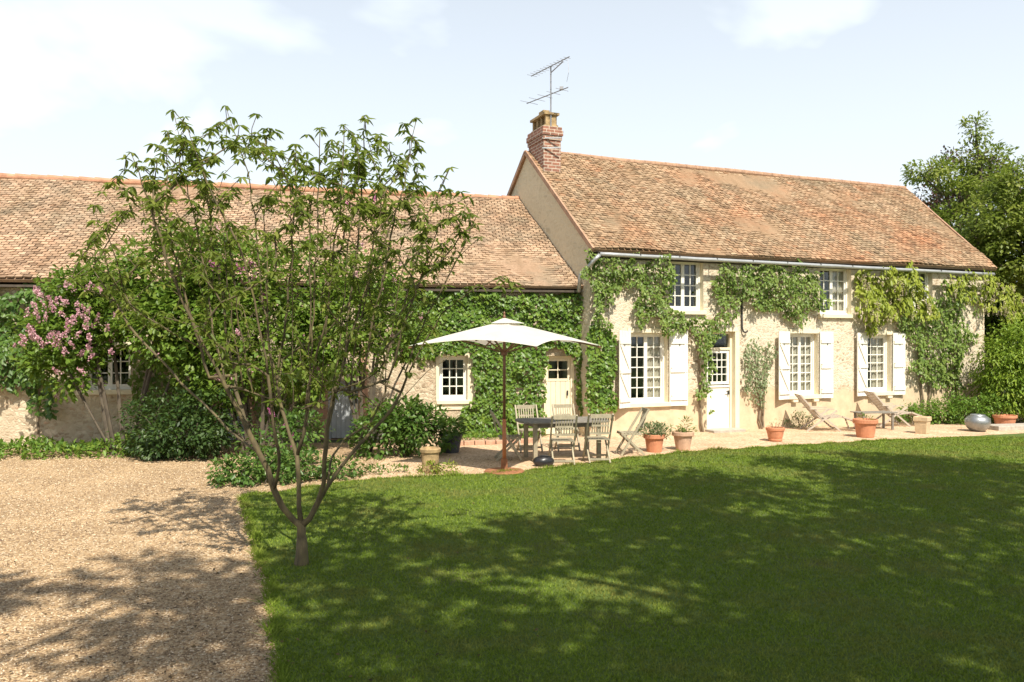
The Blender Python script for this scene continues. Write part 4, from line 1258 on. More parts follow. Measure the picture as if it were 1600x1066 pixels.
# lilacs against the wing
def rel(base, px, py, y):
    """point at depth y seen at a pixel, relative to a base"""
    return ((px - 800) / F * y - base[0], y - base[1], CAM_H - (py - 533) / F * y)
LB = G(190, 712)
pts1 = [rel(LB, px, py, LB[1] - .9) for px, py in [(62, 500), (70, 470), (95, 470), (60, 520), (75, 545), (100, 510), (90, 480), (110, 515), (140, 565), (125, 570), (60, 550), (150, 480), (165, 480), (80, 530), (105, 490)]]
shrub('lilac_bush', 'tall lilac bush heavy with pink flower heads at the left end of the wing', 'shrub', 0, 0,
      [(-1.0, .2, 2.5, .85, .6, .75), (-.9, .2, 3.15, .75, .5, .5), (-1.5, .1, 2.2, .6, .4, .7), (-.3, .2, 3.0, 1.0, .7, .8), (.9, .2, 3.6, 1.0, .7, .9), (1.0, .0, 2.5, 1.1, .7, .8), (1.7, .1, 2.6, .9, .7, 1.0), (-1.2, .1, 1.8, .7, .4, .7), (2.0, .1, 1.5, .7, .5, .6)],
      M['lf_lilac'], 19, .24, 16, .115, stems=9, base=LB, asp=.6,
      flowers=[(M['fl_pink'], 62, .155, pts1), (M['fl_pink'], 34, .14, None)])
LB2 = G(400, 712)
pts2 = [rel(LB2, px, py, LB2[1] - .7) for px, py in [(400, 415), (430, 660), (330, 410), (345, 470), (235, 330), (590, 325), (415, 480)]]
shrub('lilac_bush', 'big leafy lilac with a few magenta heads behind the slim tree', 'shrub', 0, 0,
      [(-1.3, .1, 2.8, .9, .7, 1.1), (-.4, .2, 3.5, 1.0, .7, .9), (.6, .2, 3.2, 1.1, .7, 1.0), (.1, .0, 2.2, 1.3, .7, .8), (1.5, .2, 2.5, .9, .6, .9), (-.9, 0, 3.9, .6, .5, .5), (-1.0, .1, 1.6, .8, .5, .6), (.9, .2, 1.6, .6, .4, .5)],
      M['lf_lilac'], 15, .24, 16, .115, stems=10, base=LB2, asp=.6,
      flowers=[(M['fl_mauve'], 10, .17, pts2), (M['fl_pink'], 26, .17, None)])
LB3 = G(570, 708)
shrub('lilac_bush', 'loose lilac bush reaching the eaves beside the small square paned window', 'shrub', 0, 0,
      [(-.3, .2, 2.9, .9, .6, .9), (.5, .2, 2.7, .8, .6, .8), (.0, .1, 3.6, .7, .5, .5), (1.0, .3, 2.3, .5, .4, .5), (-.9, .2, 2.3, .6, .5, .6)],
      M['lf_lilac'], 13, .24, 15, .11, stems=7, base=LB3, asp=.6, flowers=[(M['fl_pink'], 14, .15, None)])
shrub('dark_bush', 'dark dense rounded bush at the wing wall beside the gravel drive', 'shrub', 285, 716,
      [(-.35, 0, .6, .75, .6, .65), (.45, .1, .75, .7, .6, .7), (.1, -.1, .45, .9, .6, .45)], M['lf_dark'], 22, .2, 16, .09, stems=6)
shrub('peony_bush', 'broad green leafy bush under the small square paned window', 'shrub', 625, 714,
      [(-.3, 0, .48, .6, .5, .48), (.45, .1, .5, .6, .5, .45), (.1, .15, .75, .5, .4, .35)], M['lf_bush'], 26, .16, 16, .11, stems=5)
shrub('low_bush', 'low leafy plant clump on the lawn edge behind the slim tree trunk', 'plant', 400, 757,
      [(-.3, 0, .2, .45, .35, .22), (.3, .1, .25, .45, .35, .25)], M['lf_bush'], 30, .12, 14, .09, stems=3)
shrub('low_bush', 'low dark plant clump right of the slim tree trunk by the blue grey door', 'plant', 500, 748,
      [(-.25, 0, .22, .4, .35, .24), (.3, .05, .18, .35, .3, .18)], M['lf_bush'], 30, .12, 14, .08, stems=3)
shrub('flower_clump', 'bushy plant with red and pink flower heads before the brick jamb', 'plant', 438, 735,
      [(0, 0, .45, .5, .4, .45), (.35, .1, .7, .35, .3, .35)], M['lf_bush'], 24, .14, 14, .1, stems=4, flowers=[(M['fl_mauve'], 3, .12, None)])
shrub('yellow_plant', 'small yellow green plant spilling at the foot of the mossy clay planter', 'plant', 683, 741,
      [(-.12, 0, .10, .24, .2, .12), (.2, 0, .08, .2, .18, .10)], M['lf_yellow'], 55, .07, 14, .05, stems=2)

def carpet(name, label, pts, mat, dens, hgt, L, cat='ground cover'):
    """low ground cover along a ribbon of ground points with half widths"""
    P = []
    for (x0, y0, w0), (x1, y1, w1) in zip(pts[:-1], pts[1:]):
        n = int(math.hypot(x1 - x0, y1 - y0) * (w0 + w1) * dens)
        t_ = RNG.random(n); w = w0 + (w1 - w0) * t_
        d = Vector((x1 - x0, y1 - y0)).normalized(); nn = (-d.y, d.x)
        u = RNG.uniform(-1, 1, n)
        x = x0 + (x1 - x0) * t_ + nn[0] * u * w; y = y0 + (y1 - y0) * t_ + nn[1] * u * w
        hh = np.array([.6 + .7 * noise.noise((a * 1.3, b * 1.3, 1.5)) for a, b in zip(x, y)])
        z = hgt * np.clip(hh, .15, 1.3) * (1 - u ** 4) * RNG.random(n) ** .6 + .02
        P.append(np.stack([x, y, z], 1))
    P = np.concatenate(P); n = len(P)
    D = rdir(n) * .8 + np.array([0, -.3, .35]); Nn = rdir(n) * .5 + np.array([0, -.2, 1])
    l = L * RNG.uniform(.6, 1.4, n)
    o = leaves(name, P, D, Nn, l, l * .5, RNG.random(n), mat, None)
    tag(o, label, cat, kind='stuff')
gpt = lambda px, py, w: (*G(px, py), w)
carpet('ground_cover', 'fresh green ground cover along the foot of the wing wall', [gpt(-60, 712, .6), gpt(40, 713, .6), gpt(140, 710, .7), gpt(250, 708, .6), gpt(330, 708, .5)], M['lf_low'], 420, .38, .11)
carpet('ground_cover', 'low herbs and grass along the ivy wall behind the dining table', [gpt(690, 688, .25), gpt(760, 687, .25), gpt(850, 682, .2)], M['lf_low'], 500, .22, .08)
carpet('ground_cover', 'trailing plants along the lawn edge behind the slim tree', [gpt(350, 752, .25), gpt(450, 750, .25), gpt(560, 742, .2), gpt(640, 738, .12)], M['lf_bush'], 600, .16, .07)

# right border
for k, (px, py, s_, lab) in enumerate([(1440, 662, .8, 'green mound of border plants beside the sandy pot under the wall'), (1482, 662, .95, 'middle green mound in the border at the farmhouse right corner'), (1530, 664, 1.0, 'tallest arching green mound behind the round metal urn')]):
    shrub('border_plant', lab, 'plant', px, py, [(-.25 * s_, 0, .32 * s_, .5 * s_, .4, .34 * s_), (.3 * s_, .1, .4 * s_, .5 * s_, .4, .4 * s_)], M['lf_low'], 26, .14, 15, .10, group='mounds of border plants at the right end of the house', asp=.4, stems=4)
shrub('weeping_bush', 'big bright green rounded bush with drooping twigs at the right edge', 'shrub', 1575, 662,
      [(.35, .2, 1.5, 1.0, .9, 1.2), (1.05, .3, 1.9, 1.1, .9, 1.1), (.1, .1, .9, .9, .8, .8), (1.25, 0, .8, 1.1, .9, .8)], M['lf_weep'], 22, .22, 18, .12, asp=.34, droop=.9, stems=7)

# ------------------------------------------------------------------ pots
def pot(name, label, px, py, prof, mat, n=28, group=None, soil=True):
    x, y = G(px, py)
    t = thing(name, label, 'pot', (x, y + prof[0][0] * .9, .008), 0, group)
    inner = [(prof[-1][0] - .02, prof[-1][1] - .002), (prof[-1][0] - .03, prof[-1][1] - .04)]
    MB().lathe(prof + inner, n).build('pot_body', M[mat], t, smooth=False, bevel=0)
    if soil: MB().lathe([(prof[-1][0] - .035, prof[-1][1] - .05), (.01, prof[-1][1] - .035)], n).build('soil', M['soil'], t)
    return t
def rimpot(r0, r1, h, rim=.035, rh=.09):
    return [(r0 * .96, 0), (r0, .012), (r1 * .99, h - rh - .005), (r1 + rim * .5, h - rh), (r1 + rim, h - rh + .015), (r1 + rim, h - .012), (r1 + rim * .7, h)]
POTS = 'clay pots along the terrace edge'
def potplant(label, px, py, up, mat, blobs, L, name='pot_plant', asp=.3, dens=60):
    x, y = G(px, py)
    t = thing(name, label, 'plant', (x, y + .14, up))
    foliage('foliage', t, mat, blobs, dens, .09, 14, L, asp, zmin=-.05, droop=-.3)
    mb = MB()
    for i in range(7):
        a_ = i * .9; mb.tube([(.03 * math.cos(a_), .03 * math.sin(a_), -.04), (.12 * math.cos(a_), .12 * math.sin(a_), .16)], [.006, .003], 5)
    mb.build('stem', M['vine'], t)
pot('terracotta_pot', 'orange terracotta pot with a bushy grey green plant, next to the chairs', 1024, 708, rimpot(.15, .185, .36), 'terracotta', group=POTS)
potplant('bushy grey green herb growing out of the orange pot next to the chairs', 1024, 708, .33, M['lf_grey'], [(0, 0, .10, .28, .2, .14), (-.12, 0, .12, .18, .15, .12), (.15, 0, .08, .2, .15, .1)], .07)
pot('terracotta_pot', 'pale weathered clay pot with sparse grassy plant, by the stable door', 1069, 705, rimpot(.14, .19, .38), 'terracotta_pale', group=POTS)
potplant('sparse upright grassy plant in the pale pot by the stable door', 1069, 705, .35, M['lf_low'], [(.05, 0, .12, .14, .1, .16), (-.05, 0, .06, .14, .1, .08)], .09, asp=.16, dens=45)
pot('terracotta_pot', 'low terracotta bowl pot with ringed sides between door and deck chair', 1214, 691, [(.13, 0), (.15, .02), (.155, .05), (.145, .06), (.16, .10), (.19, .24), (.205, .25), (.21, .30), (.19, .31)], 'terracotta', group=POTS)
potplant('thin dry sprigs standing in the ringed terracotta bowl', 1214, 691, .27, M['lf_grey'], [(0, 0, .12, .12, .1, .16)], .06, asp=.15, dens=12)
pot('terracotta_pot', 'large terracotta pot with thick rim before the small low table', 1357, 685, rimpot(.19, .24, .42, .035, .10), 'terracotta', group=POTS)
potplant('few short green leaves inside the large thick rimmed pot', 1357, 685, .38, M['lf_low'], [(0, 0, .05, .16, .12, .06)], .06, dens=30)
pot('stone_pot', 'square sided sand coloured pot left of the round metal urn', 1446, 679, [(.16, 0), (.17, .01), (.20, .30), (.225, .31), (.225, .40), (.205, .41)], 'sandpot', n=4, group=POTS)
pot('terracotta_pot', 'half hidden terracotta pot at the far right under the drooping bush', 1577, 668, rimpot(.22, .26, .30, .03, .08), 'terracotta', group=POTS)
pot('clay_planter', 'mossy old clay chimney style planter on the lawn edge, left of the parasol', 671, 741, [(.15, 0), (.155, .05), (.14, .06), (.15, .34), (.175, .35), (.18, .40), (.16, .42)], 'oldpot')
pot('slate_pot', 'dark slate coloured pot by the leafy bush under the small window', 704, 709, rimpot(.16, .22, .38, .015, .05), 'slatepot')
potplant('feathery green plant growing in the dark slate pot', 704, 709, .34, M['lf_bush'], [(0, 0, .14, .26, .22, .18), (-.2, 0, .1, .2, .18, .14)], .08, asp=.4)
# round metal urn
x, y = G(1535, 676)
t = thing('metal_urn', 'round grey metal urn at the right end of the terrace', 'urn', (x, y + .2, .008))
MB().lathe([(.10, 0), (.17, .02), (.245, .10), (.285, .20), (.285, .27), (.25, .345), (.19, .385), (.165, .39), (.17, .415), (.15, .42), (.14, .38), (.05, .33)], 32).build('bowl', M['galv'], t, smooth=True)
for s_ in (-1, 1):
    MB().tube([(s_ * .27, 0, .30), (s_ * .315, 0, .31), (s_ * .315, 0, .25), (s_ * .28, 0, .23)], .012, 6).build('handle', M['galv'], t)

# stone edging at right, low brick edge at the ivy wall
x0, y0 = G(1548, 672); x1, y1 = G(1680, 668)
o = MB().bar((x0, y0, .06), (x1, y1, .06), .5, .12).build('stone_edging', M['stonekerb'], None, bevel=.015)
tag(o, 'grey stone edging slab right of the round metal urn', 'edging')
x0, y0 = G(690, 698); x1, y1 = G(838, 692)
o = MB()
v0, v1 = Vector((x0, y0, .05)), Vector((x1, y1, .05)); n = 9
for i in range(n):
    o.bar(v0.lerp(v1, i / n + .004), v0.lerp(v1, (i + 1) / n - .004), .14, .10 + random.uniform(-.01, .01))
o = o.build('brick_edging', M['pinkbrick'], None, bevel=.012)
tag(o, 'low pink brick edging between terrace and ivy wall', 'edging')

# ------------------------------------------------------------------ garden furniture
def chair(name, label, mat, mat2=None):
    """folding slatted teak chair, faces +y (towards the table)"""
    t = thing(name, label, 'chair', (0, 0, 0), 0, 'folding chairs round the dining table')
    w = .44
    se = MB()
    for k in range(6): se.box((0, -.17 + k * .068, .435 + (.01 if k == 5 else 0)), (w - .05, .055, .018))
    se.box((-.19, 0, .415), (.025, .40, .03)).box((.19, 0, .415), (.025, .40, .03))
    se.build('seat', mat, t)
    bk = MB()
    def yb(z): return -.20 - (z - .43) * .30
    for zz, hh in ((.875, .075), (.555, .045)):
        bk.bar((-w / 2 + .03, yb(zz), zz), (w / 2 - .03, yb(zz), zz), .02, hh)
    for k in range(7):
        xx = -w / 2 + .075 + k * (w - .15) / 6
        bk.bar((xx, yb(.57), .57), (xx, yb(.845), .845), .022, .013, up=(0, 1, .3))
    bk.bar((-w / 2 + .06, yb(.7) - .004, .7), (w / 2 - .06, yb(.7) - .004, .7), .012, .035)
    bk.build('backrest', mat, t)
    for s_ in (-1, 1):
        MB().bar((s_ * w / 2, yb(.91), .91), (s_ * w / 2, .21, .012), .028, .042, up=(0, 1, .5)).build('leg', mat, t)
        MB().bar((s_ * (w / 2 - .032), .18, .43), (s_ * (w / 2 - .032), -.26, .012), .026, .040, up=(0, 1, -.8)).build('leg', mat, t)
    MB().bar((-w / 2 + .02, .165, .10), (w / 2 - .02, .165, .10), .02, .035).build('stretcher', mat, t)
    MB().bar((-w / 2 + .04, -.215, .08), (w / 2 - .04, -.215, .08), .02, .035).build('stretcher', mat, t)
    return t
tx, ty = .95, 15.15
ta = R(14)
tb = thing('dining_table', 'grey weathered teak garden dining table set under the parasol', 'table', (tx, ty, .008), ta)
tp = MB()
n = 9; LT, WT = 1.75, .95
for k in range(n):
    yy = -WT / 2 + (k + .5) * WT / n
    cut = .16 * (abs(yy) / (WT / 2)) ** 3
    tp.box((0, yy, .725), (LT - 2 * cut, WT / n - .008, .028))
tp.build('tabletop', M['teak_dark'], tb, bevel=.004)
ap = MB()
for yy in (-.32, .32): ap.box((0, yy, .665), (1.25, .03, .08))
for xx in (-.61, .61): ap.box((xx, 0, .665), (.03, .60, .08))
ap.build('apron', M['teak_dark'], tb)
for sx in (-1, 1):
    for sy in (-1, 1):
        MB().box((sx * .62, sy * .33, .355), (.075, .075, .71)).build('leg', M['teak'], tb, bevel=.004)
def gp(px, py): x_, y_ = G(px, py); return (x_, y_, .008)
c0 = chair('folding_chair', 'teak folding chair seen from behind, second from the parasol pole', M['teak'])
p = G(879, 727); c0.location = (p[0], p[1] + .12, .008); c0.rotation_euler = (0, 0, R(4))
p = G(934, 724); dup(c0, (p[0], p[1] + .12, .008), R(6), 'teak folding chair seen from behind, nearest the orange pot side')
p = G(800, 722); dup(c0, (p[0] - .05, p[1] + .25, .008), R(-84), 'shaded folding chair in profile right behind the parasol pole')
p = G(972, 712); dup(c0, (p[0] + .15, p[1] + .1, .008), R(96), 'pale grey folding chair at the table end below the white shutter')
dup(c0, (.35, 16.1, .008), R(192), 'folding chair across the table in front of the ivy')
dup(c0, (1.12, 16.3, .008), R(190), 'folding chair across the table in front of the cream door')

# parasol
ux, uy = G(788, 738)
um = thing('parasol', 'square cream canvas parasol with a wooden pole over the dining table', 'parasol', (ux, uy, .008))
MB().tube([(0, 0, .86), (0, 0, 2.6)], .026, 12).build('pole', M['pole'], um, smooth=True)
MB().tube([(0, 0, .03), (0, 0, .9)], .034, 12).build('lower_pole', M['pole_low'], um, smooth=True)
bs = MB().lathe([(.34, 0), (.345, .012), (.33, .026), (.06, .034), (.055, .22), (.04, .225)], 32)
bs.build('base', M['rust'], um)
rot = R(15)
def corner(k, d=1.70): return Vector((.06 + d * math.cos(rot + k * math.pi / 2), d * math.sin(rot + k * math.pi / 2), 2.15))
cn = MB(); apex = Vector((0, 0, 2.57)); NS = 10
for k in range(4):
    a, b = corner(k), corner(k + 1)
    vv = []; ff = []
    for i in range(NS + 1):
        for j in range(NS + 1):
            u, v = i / NS, j / NS
            p_ = apex.lerp(a.lerp(b, u), v)
            infl = 4 * u * (1 - u)
            ctr = Vector((0, 0, p_.z))
            p_ = p_ + (ctr - p_) * (.16 * infl * v ** 1.5)        # hem pulled in between the ribs
            p_.z += .012 * math.sin(math.pi * v) - .05 * infl * v * (1 - v) + .10 * infl * v * v
            vv.append(p_)
    for i in range(NS):
        for j in range(NS):
            q0 = i * (NS + 1) + j
            ff.append((q0, q0 + NS + 1, q0 + NS + 2, q0 + 1))
    cn.add(vv, ff)
can = cn.build('canopy', M['canvas'], um, smooth=True)
vt = MB()
for k in range(4):
    a, b = corner(k, .30), corner(k + 1, .30); a.z = b.z = 2.535
    vt.add([(0, 0, 2.63), a, b], [(0, 1, 2)])
vt.build('vent', M['canvas'], can)
MB().lathe([(.02, 0), (.028, .03), (.012, .06), (.02, .09), (.004, .12)], 12, (0, 0, 2.62)).build('finial', M['pole'], um)
MB().lathe([(.03, 0), (.055, .01), (.055, .09), (.03, .10)], 12, (0, 0, 1.98)).build('hub', M['pole'], um)
for k in range(8):
    c_ = corner(k / 2.0) if k % 2 == 0 else (corner(k // 2) + corner(k // 2 + 1)) / 2 * .83 + Vector((0, 0, .3))
    c_.z = 2.12 if k % 2 == 0 else 2.24
    MB().bar((0, 0, 2.50), c_, .018, .026).bar((0, 0, 2.03), Vector((0, 0, 2.49)).lerp(c_, .55), .016, .022).build('rib', M['pole'], um)

# black bag on the ground beside the table
x, y = G(850, 731)
t = thing('black_bag', 'black soft bag lying on the terrace under the front chair', 'bag', (x, y + .15, .008), R(12))
bm = bmesh.new()
bmesh.ops.create_icosphere(bm, subdivisions=3, radius=1)
for v in bm.verts:
    s_ = 1 + .10 * noise.noise(v.co * 2.3)
    v.co = Vector((v.co.x * .19 * s_, v.co.y * .13 * s_, max(-.02, v.co.z * .11 * s_ + .085)))
me = bpy.data.meshes.new('bag_body'); bm.to_mesh(me); bm.free()
finish('bag_body', me, M['blackplastic'], t, True)
MB().tube([(-.12, -.03, .165), (-.05, -.07, .185), (.05, -.075, .185), (.12, -.03, .165)], .012, 6).build('strap', M['blackplastic'], t)

# deck chairs (steamer type)
def deck_chair(label):
    t = thing('deck_chair', label, 'deck chair', (0, 0, 0), 0, 'steamer deck chairs along the house wall')
    mat = M['lounger']; w = .56
    bk = MB()
    def line(p0, p1, name, n, slat=.05):
        mb = MB(); p0, p1 = Vector(p0), Vector(p1)
        for s_ in (-1, 1): mb.bar(p0 + Vector((0, s_ * w / 2, 0)), p1 + Vector((0, s_ * w / 2, 0)), .03, .04, up=(0, 0, 1))
        for k in range(n):
            c_ = p0.lerp(p1, (k + .5) / n)
            d = (p1 - p0).normalized()
            a_ = c_ - d * slat / 2; b_ = c_ + d * slat / 2
            mb.bar(a_, b_, w - .04, .014, up=(0, 0, 1))
        mb.build(name, mat, t)
    line((-.06, 0, .34), (-.62, 0, .98), 'backrest', 13)
    line((-.06, 0, .33), (.52, 0, .40), 'seat', 9)
    line((.54, 0, .40), (1.05, 0, .22), 'footrest', 8)
    for s_ in (-1, 1):
        yy = s_ * (w / 2 + .035)
        MB().bar((-.38, yy, .60), (.30, yy, .60), .055, .024).build('armrest', mat, t)
        MB().bar((-.45, yy, .008), (.38, yy, .56), .026, .045).build('leg', mat, t)
        MB().bar((.48, yy, .008), (-.25, yy, .60), .026, .045).build('leg', mat, t)
        MB().bar((.92, yy * .96, .008), (.80, yy * .96, .33), .024, .035).build('leg', mat, t)
    for xx in (.40, -.36): MB().bar((xx, -w / 2, .07), (xx, w / 2, .07), .025, .03).build('stretcher', mat, t)
    t.scale = (.88, .9, .92)
    return t
d0 = deck_chair('empty pale deck chair under the second shuttered window')
p = G(1288, 675); d0.location = (p[0], p[1] + .3, .008); d0.rotation_euler = (0, 0, R(-4))
p = G(1396, 668); dup(d0, (p[0] + .05, p[1] + .35, .008), R(2), 'pale deck chair under the third shuttered window, behind a small table')
p = G(1368, 672)
t = thing('low_table', 'small low slatted wooden table before the right hand deck chair', 'table', (p[0], p[1] + .1, .008), R(10))
tp = MB()
for k in range(7): tp.box((0, -.21 + k * .07, .43), (1.0, .062, .022))
tp.build('tabletop', M['teak_dark'], t)
for sx in (-1, 1):
    for sy in (-1, 1): MB().box((sx * .40, sy * .18, .21), (.045, .045, .42)).build('leg', M['teak_dark'], t)
shrub('sage_plant', 'small grey green sage clump on the terrace left of the first deck chair', 'plant', 1250, 669, [(0, 0, .18, .36, .25, .22)], M['lf_grey'], 45, .09, 12, .07, asp=.35, stems=3)

# ------------------------------------------------------------------ slim many stemmed tree
TB = G(471, 884)
D0 = TB[1]
def tp3(px, py, dy=0.0):
    y = D0 + dy
    return ((px - 800) / F * y - TB[0], y - TB[1], CAM_H - (py - 533) / F * y)
tree = thing('slim_tree', 'slim many stemmed young tree with drooping leaves on the lawn edge', 'tree', (TB[0], TB[1], 0))
mains = [
    [(0, 0, -.05), tp3(472, 884), tp3(471, 850), tp3(471, 822)],
    [tp3(471, 822), tp3(458, 812, -.02), tp3(441, 792, -.06), tp3(428, 765, -.10), tp3(419, 735, -.15), tp3(405, 708, -.2), tp3(390, 678, -.22), tp3(372, 640, -.25), tp3(352, 603, -.28), tp3(318, 540, -.35), tp3(285, 470, -.4), tp3(258, 400, -.45), tp3(236, 320, -.5), tp3(207, 245, -.5)],
    [tp3(405, 708, -.2), tp3(380, 690, .0), tp3(355, 670, .15), tp3(318, 630, .35), tp3(268, 580, .5), tp3(215, 525, .6), tp3(168, 455, .7), tp3(132, 402, .75)],
    [tp3(390, 678, -.22), tp3(368, 610, -.0), tp3(358, 540, .15), tp3(345, 450, .25), tp3(330, 360, .3), tp3(318, 260, .35)],
    [tp3(428, 765, -.10), tp3(436, 730, -.3), tp3(432, 690, -.45), tp3(425, 640, -.55), tp3(416, 560, -.6), tp3(398, 470, -.65), tp3(372, 380, -.7), tp3(325, 290, -.7), tp3(293, 200, -.75)],
    [tp3(352, 603, -.28), tp3(332, 520, -.1), tp3(320, 420, .1), tp3(302, 330, .2), tp3(272, 178, .25)],
    [tp3(471, 822), tp3(467, 790, .05), tp3(467, 752, .12), tp3(464, 712, .18), tp3(452, 678, .22), tp3(440, 637, .26), tp3(433, 600, .3), tp3(420, 530, .4), tp3(408, 450, .5), tp3(400, 360, .55), tp3(388, 270, .6), tp3(354, 170, .6)],
    [tp3(433, 600, .3), tp3(446, 500, .25), tp3(458, 400, .2), tp3(462, 300, .2), tp3(463, 230, .2)],
    [tp3(464, 712, .18), tp3(474, 680, .15), tp3(481, 640, .08), tp3(484, 600, .0), tp3(488, 540, -.05), tp3(492, 440, -.1), tp3(497, 340, -.1), tp3(500, 205, -.1)],
    [tp3(484, 600, 0), tp3(505, 520, -.2), tp3(520, 420, -.3), tp3(532, 320, -.4), tp3(538, 200, -.4)],
    [tp3(471, 822), tp3(484, 810, .0), tp3(498, 783, .02), tp3(512, 760, .05), tp3(534, 728, .1), tp3(552, 706, .15), tp3(580, 675, .2), tp3(612, 640, .25), tp3(640, 610, .3), tp3(668, 580, .35), tp3(700, 560, .4)],
    [tp3(612, 640, .25), tp3(650, 560, .2), tp3(690, 490, .15), tp3(742, 450, .1), tp3(785, 433, .1)],
    [tp3(498, 783, .02), tp3(506, 755, -.1), tp3(507, 718, -.2), tp3(511, 670, -.28), tp3(520, 628, -.35), tp3(540, 550, -.4), tp3(565, 470, -.45), tp3(600, 380, -.5), tp3(632, 290, -.5), tp3(650, 190, -.5)],
    [tp3(520, 628, -.35), tp3(540, 560, -.1), tp3(552, 440, .1), tp3(565, 320, .2), tp3(570, 185, .25)],
    [tp3(512, 760, .05), tp3(518, 715, .25), tp3(540, 685, .4), tp3(578, 662, .5), tp3(602, 615, .6), tp3(618, 550, .65), tp3(645, 465, .7), tp3(682, 395, .75), tp3(735, 337, .8)],
    [tp3(602, 615, .6), tp3(612, 520, .5), tp3(630, 420, .4), tp3(665, 340, .35), tp3(702, 265, .3)],
]
sky_tips = [(205, 238), (270, 172), (292, 197), (240, 225), (186, 275), (150, 345), (128, 400), (352, 165), (402, 178), (374, 196), (392, 215), (432, 240), (462, 225), (500, 200), (536, 195), (570, 180), (528, 230), (592, 210), (650, 185), (612, 243), (640, 242), (562, 270), (703, 262), (682, 320), (735, 335), (690, 380), (655, 350), (300, 240), (320, 270), (262, 265), (283, 222), (480, 252), (512, 262), (350, 272), (222, 310), (640, 300), (600, 300), (785, 432), (720, 300), (262, 205), (312, 215), (330, 245), (345, 190), (420, 200), (545, 240), (580, 240), (225, 260), (160, 300), (640, 215), (515, 225), (550, 215)]
crown_poly = [(150, 350), (200, 270), (270, 215), (350, 200), (440, 235), (540, 215), (640, 250), (700, 300), (720, 350), (690, 430), (650, 520), (600, 600), (520, 600), (420, 590), (330, 560), (250, 520), (180, 470), (130, 420)]
for k in range(14):               # many slim upright shoots fanning from the limbs
    x0 = 335 + k * 23 + random.uniform(-8, 8); y0 = 640 - abs(x0 - 470) * .35; dd = random.uniform(-.5, .5)
    x1 = 462 + (x0 - 462) * random.uniform(1.45, 1.75); y1 = random.uniform(255, 340) + abs(x1 - 440) * .15
    mains.append([tp3(x0, y0, dd * .5), tp3(x0 + (x1 - x0) * .35 + random.uniform(-8, 8), y0 + (y1 - y0) * .36, dd * .8), tp3(x0 + (x1 - x0) * .7, y0 + (y1 - y0) * .7, dd), tp3(x1, y1, dd)])
tips = [tp3(px, py, random.uniform(-.75, .75)) for px, py in sky_tips]
for px, py in sky_tips:          # short side twigs below the shoot tips
    for q in range(3):
        tips.append(tp3(px + random.uniform(-22, 22), py + random.uniform(6, 44), random.uniform(-.6, .6)))
cnt = 0
while cnt < 350:
    px, py = random.uniform(120, 730), random.uniform(200, 600)
    if in_poly(np.array([px]), np.array([py]), crown_poly)[0] and random.random() < (1.0 if py < 430 else .75):
        ex_ = 1.15
        tips.append(tp3(px, py, random.uniform(-ex_, ex_))); cnt += 1
pos, par, tipn = skeleton(mains, tips, step=.15, up=.7, jit=.010)
mb, rad = wood(pos, par, r0=.0036, ex=2.3, sides=8, scale=1.02)
mb.tube([(0, 0, -.06), (0, 0, .03), (.005, 0, .12), (.003, 0, .28)], [.092, .072, .060, .050], 12)
mb.build('trunk', M['bark'], tree, smooth=True)
P_, D_, N_, L_, W_, K_ = [], [], [], [], [], []
def whorl(p, d, n, l, kk):
    a0 = random.random() * 6.28
    for i in range(n):
        a_ = a0 + 6.283 * i / n + random.gauss(0, .25)
        o_ = Vector((math.cos(a_), math.sin(a_), random.uniform(-.75, .18)))
        P_.append(tuple(p)); D_.append(tuple(o_)); N_.append((random.gauss(0, .2), random.gauss(0, .2), 1)); ll = l * random.uniform(.55, 1.3)
        L_.append(ll); W_.append(ll * random.uniform(.27, .38)); K_.append(kk * .5 + random.random() * .5)
chn = [0] * len(pos)
for p in par:
    if p >= 0: chn[p] += 1
skyset = set(i for i in tipn if pos[i].z > 3.0)
for i in tipn:
    kk = random.random()
    whorl(pos[i], None, random.randint(5, 7), .098 if i in skyset else .082, kk)
    j = par[i]; c_ = 0
    while j >= 0 and c_ < 6 and rad[j] < .012:
        if random.random() < .62:
            q = pos[j] + Vector((random.gauss(0, .03), random.gauss(0, .03), random.gauss(0, .02)))
            whorl(q, None, random.randint(2, 4), .09, kk)
        j = par[j]; c_ += 1
leaves('crown', P_, D_, N_, np.array(L_), np.array(W_), np.array(K_), M['lf_tree'], tree, curl=.28, oval=True)

# ------------------------------------------------------------------ big trees
def big_tree(name, label, base, blobs, mat, dens, clump, per, L, trunk_h, trunk_r, group=None, asp=.6, shell=.35, bare=None):
    t = thing(name, label, 'tree', (base[0], base[1], 0), 0, group)
    b0 = [(x, y, z, rx, ry, rz) for x, y, z, rx, ry, rz in blobs]
    foliage('crown', t, mat, b0, dens, clump, per, L, asp, zmin=.3, shell=shell)
    mains_ = [[(0, 0, -.1), (random.gauss(0, .1), 0, trunk_h * .5), (random.gauss(0, .15), random.gauss(0, .1), trunk_h)]]
    tips_ = []
    for (x, y, z, rx, ry, rz) in b0:
        mains_.append([mains_[0][-1], (x * .55, y * .55, trunk_h + (z - trunk_h) * .55), (x, y, z + rz * .3)])
        for k in range(9):
            d = rdir(1)[0]
            tips_.append((x + d[0] * rx * .9, y + d[1] * ry * .9, z + d[2] * rz * .9))
    if bare: tips_ += bare
    pos_, par_, _ = skeleton(mains_, tips_, step=.6, up=.3, jit=.04)
    w_, _ = wood(pos_, par_, r0=.010, ex=1.8, sides=8, scale=trunk_r / (.010 * (len(tips_) + 1) ** (1 / 1.8)))
    w_.build('trunk', M['bark_dark'], t, smooth=True)
    return t
def wp(px, py, y): return ((px - 800) / F * y, y, CAM_H - (py - 533) / F * y)
def at(base, px, py, y, rx, ry, rz):
    p = wp(px, py, y); return (p[0] - base[0], p[1] - base[1], p[2], rx, ry, rz)
BG = 'trees behind the right end of the farmhouse'
b = (18.6, 31.0)
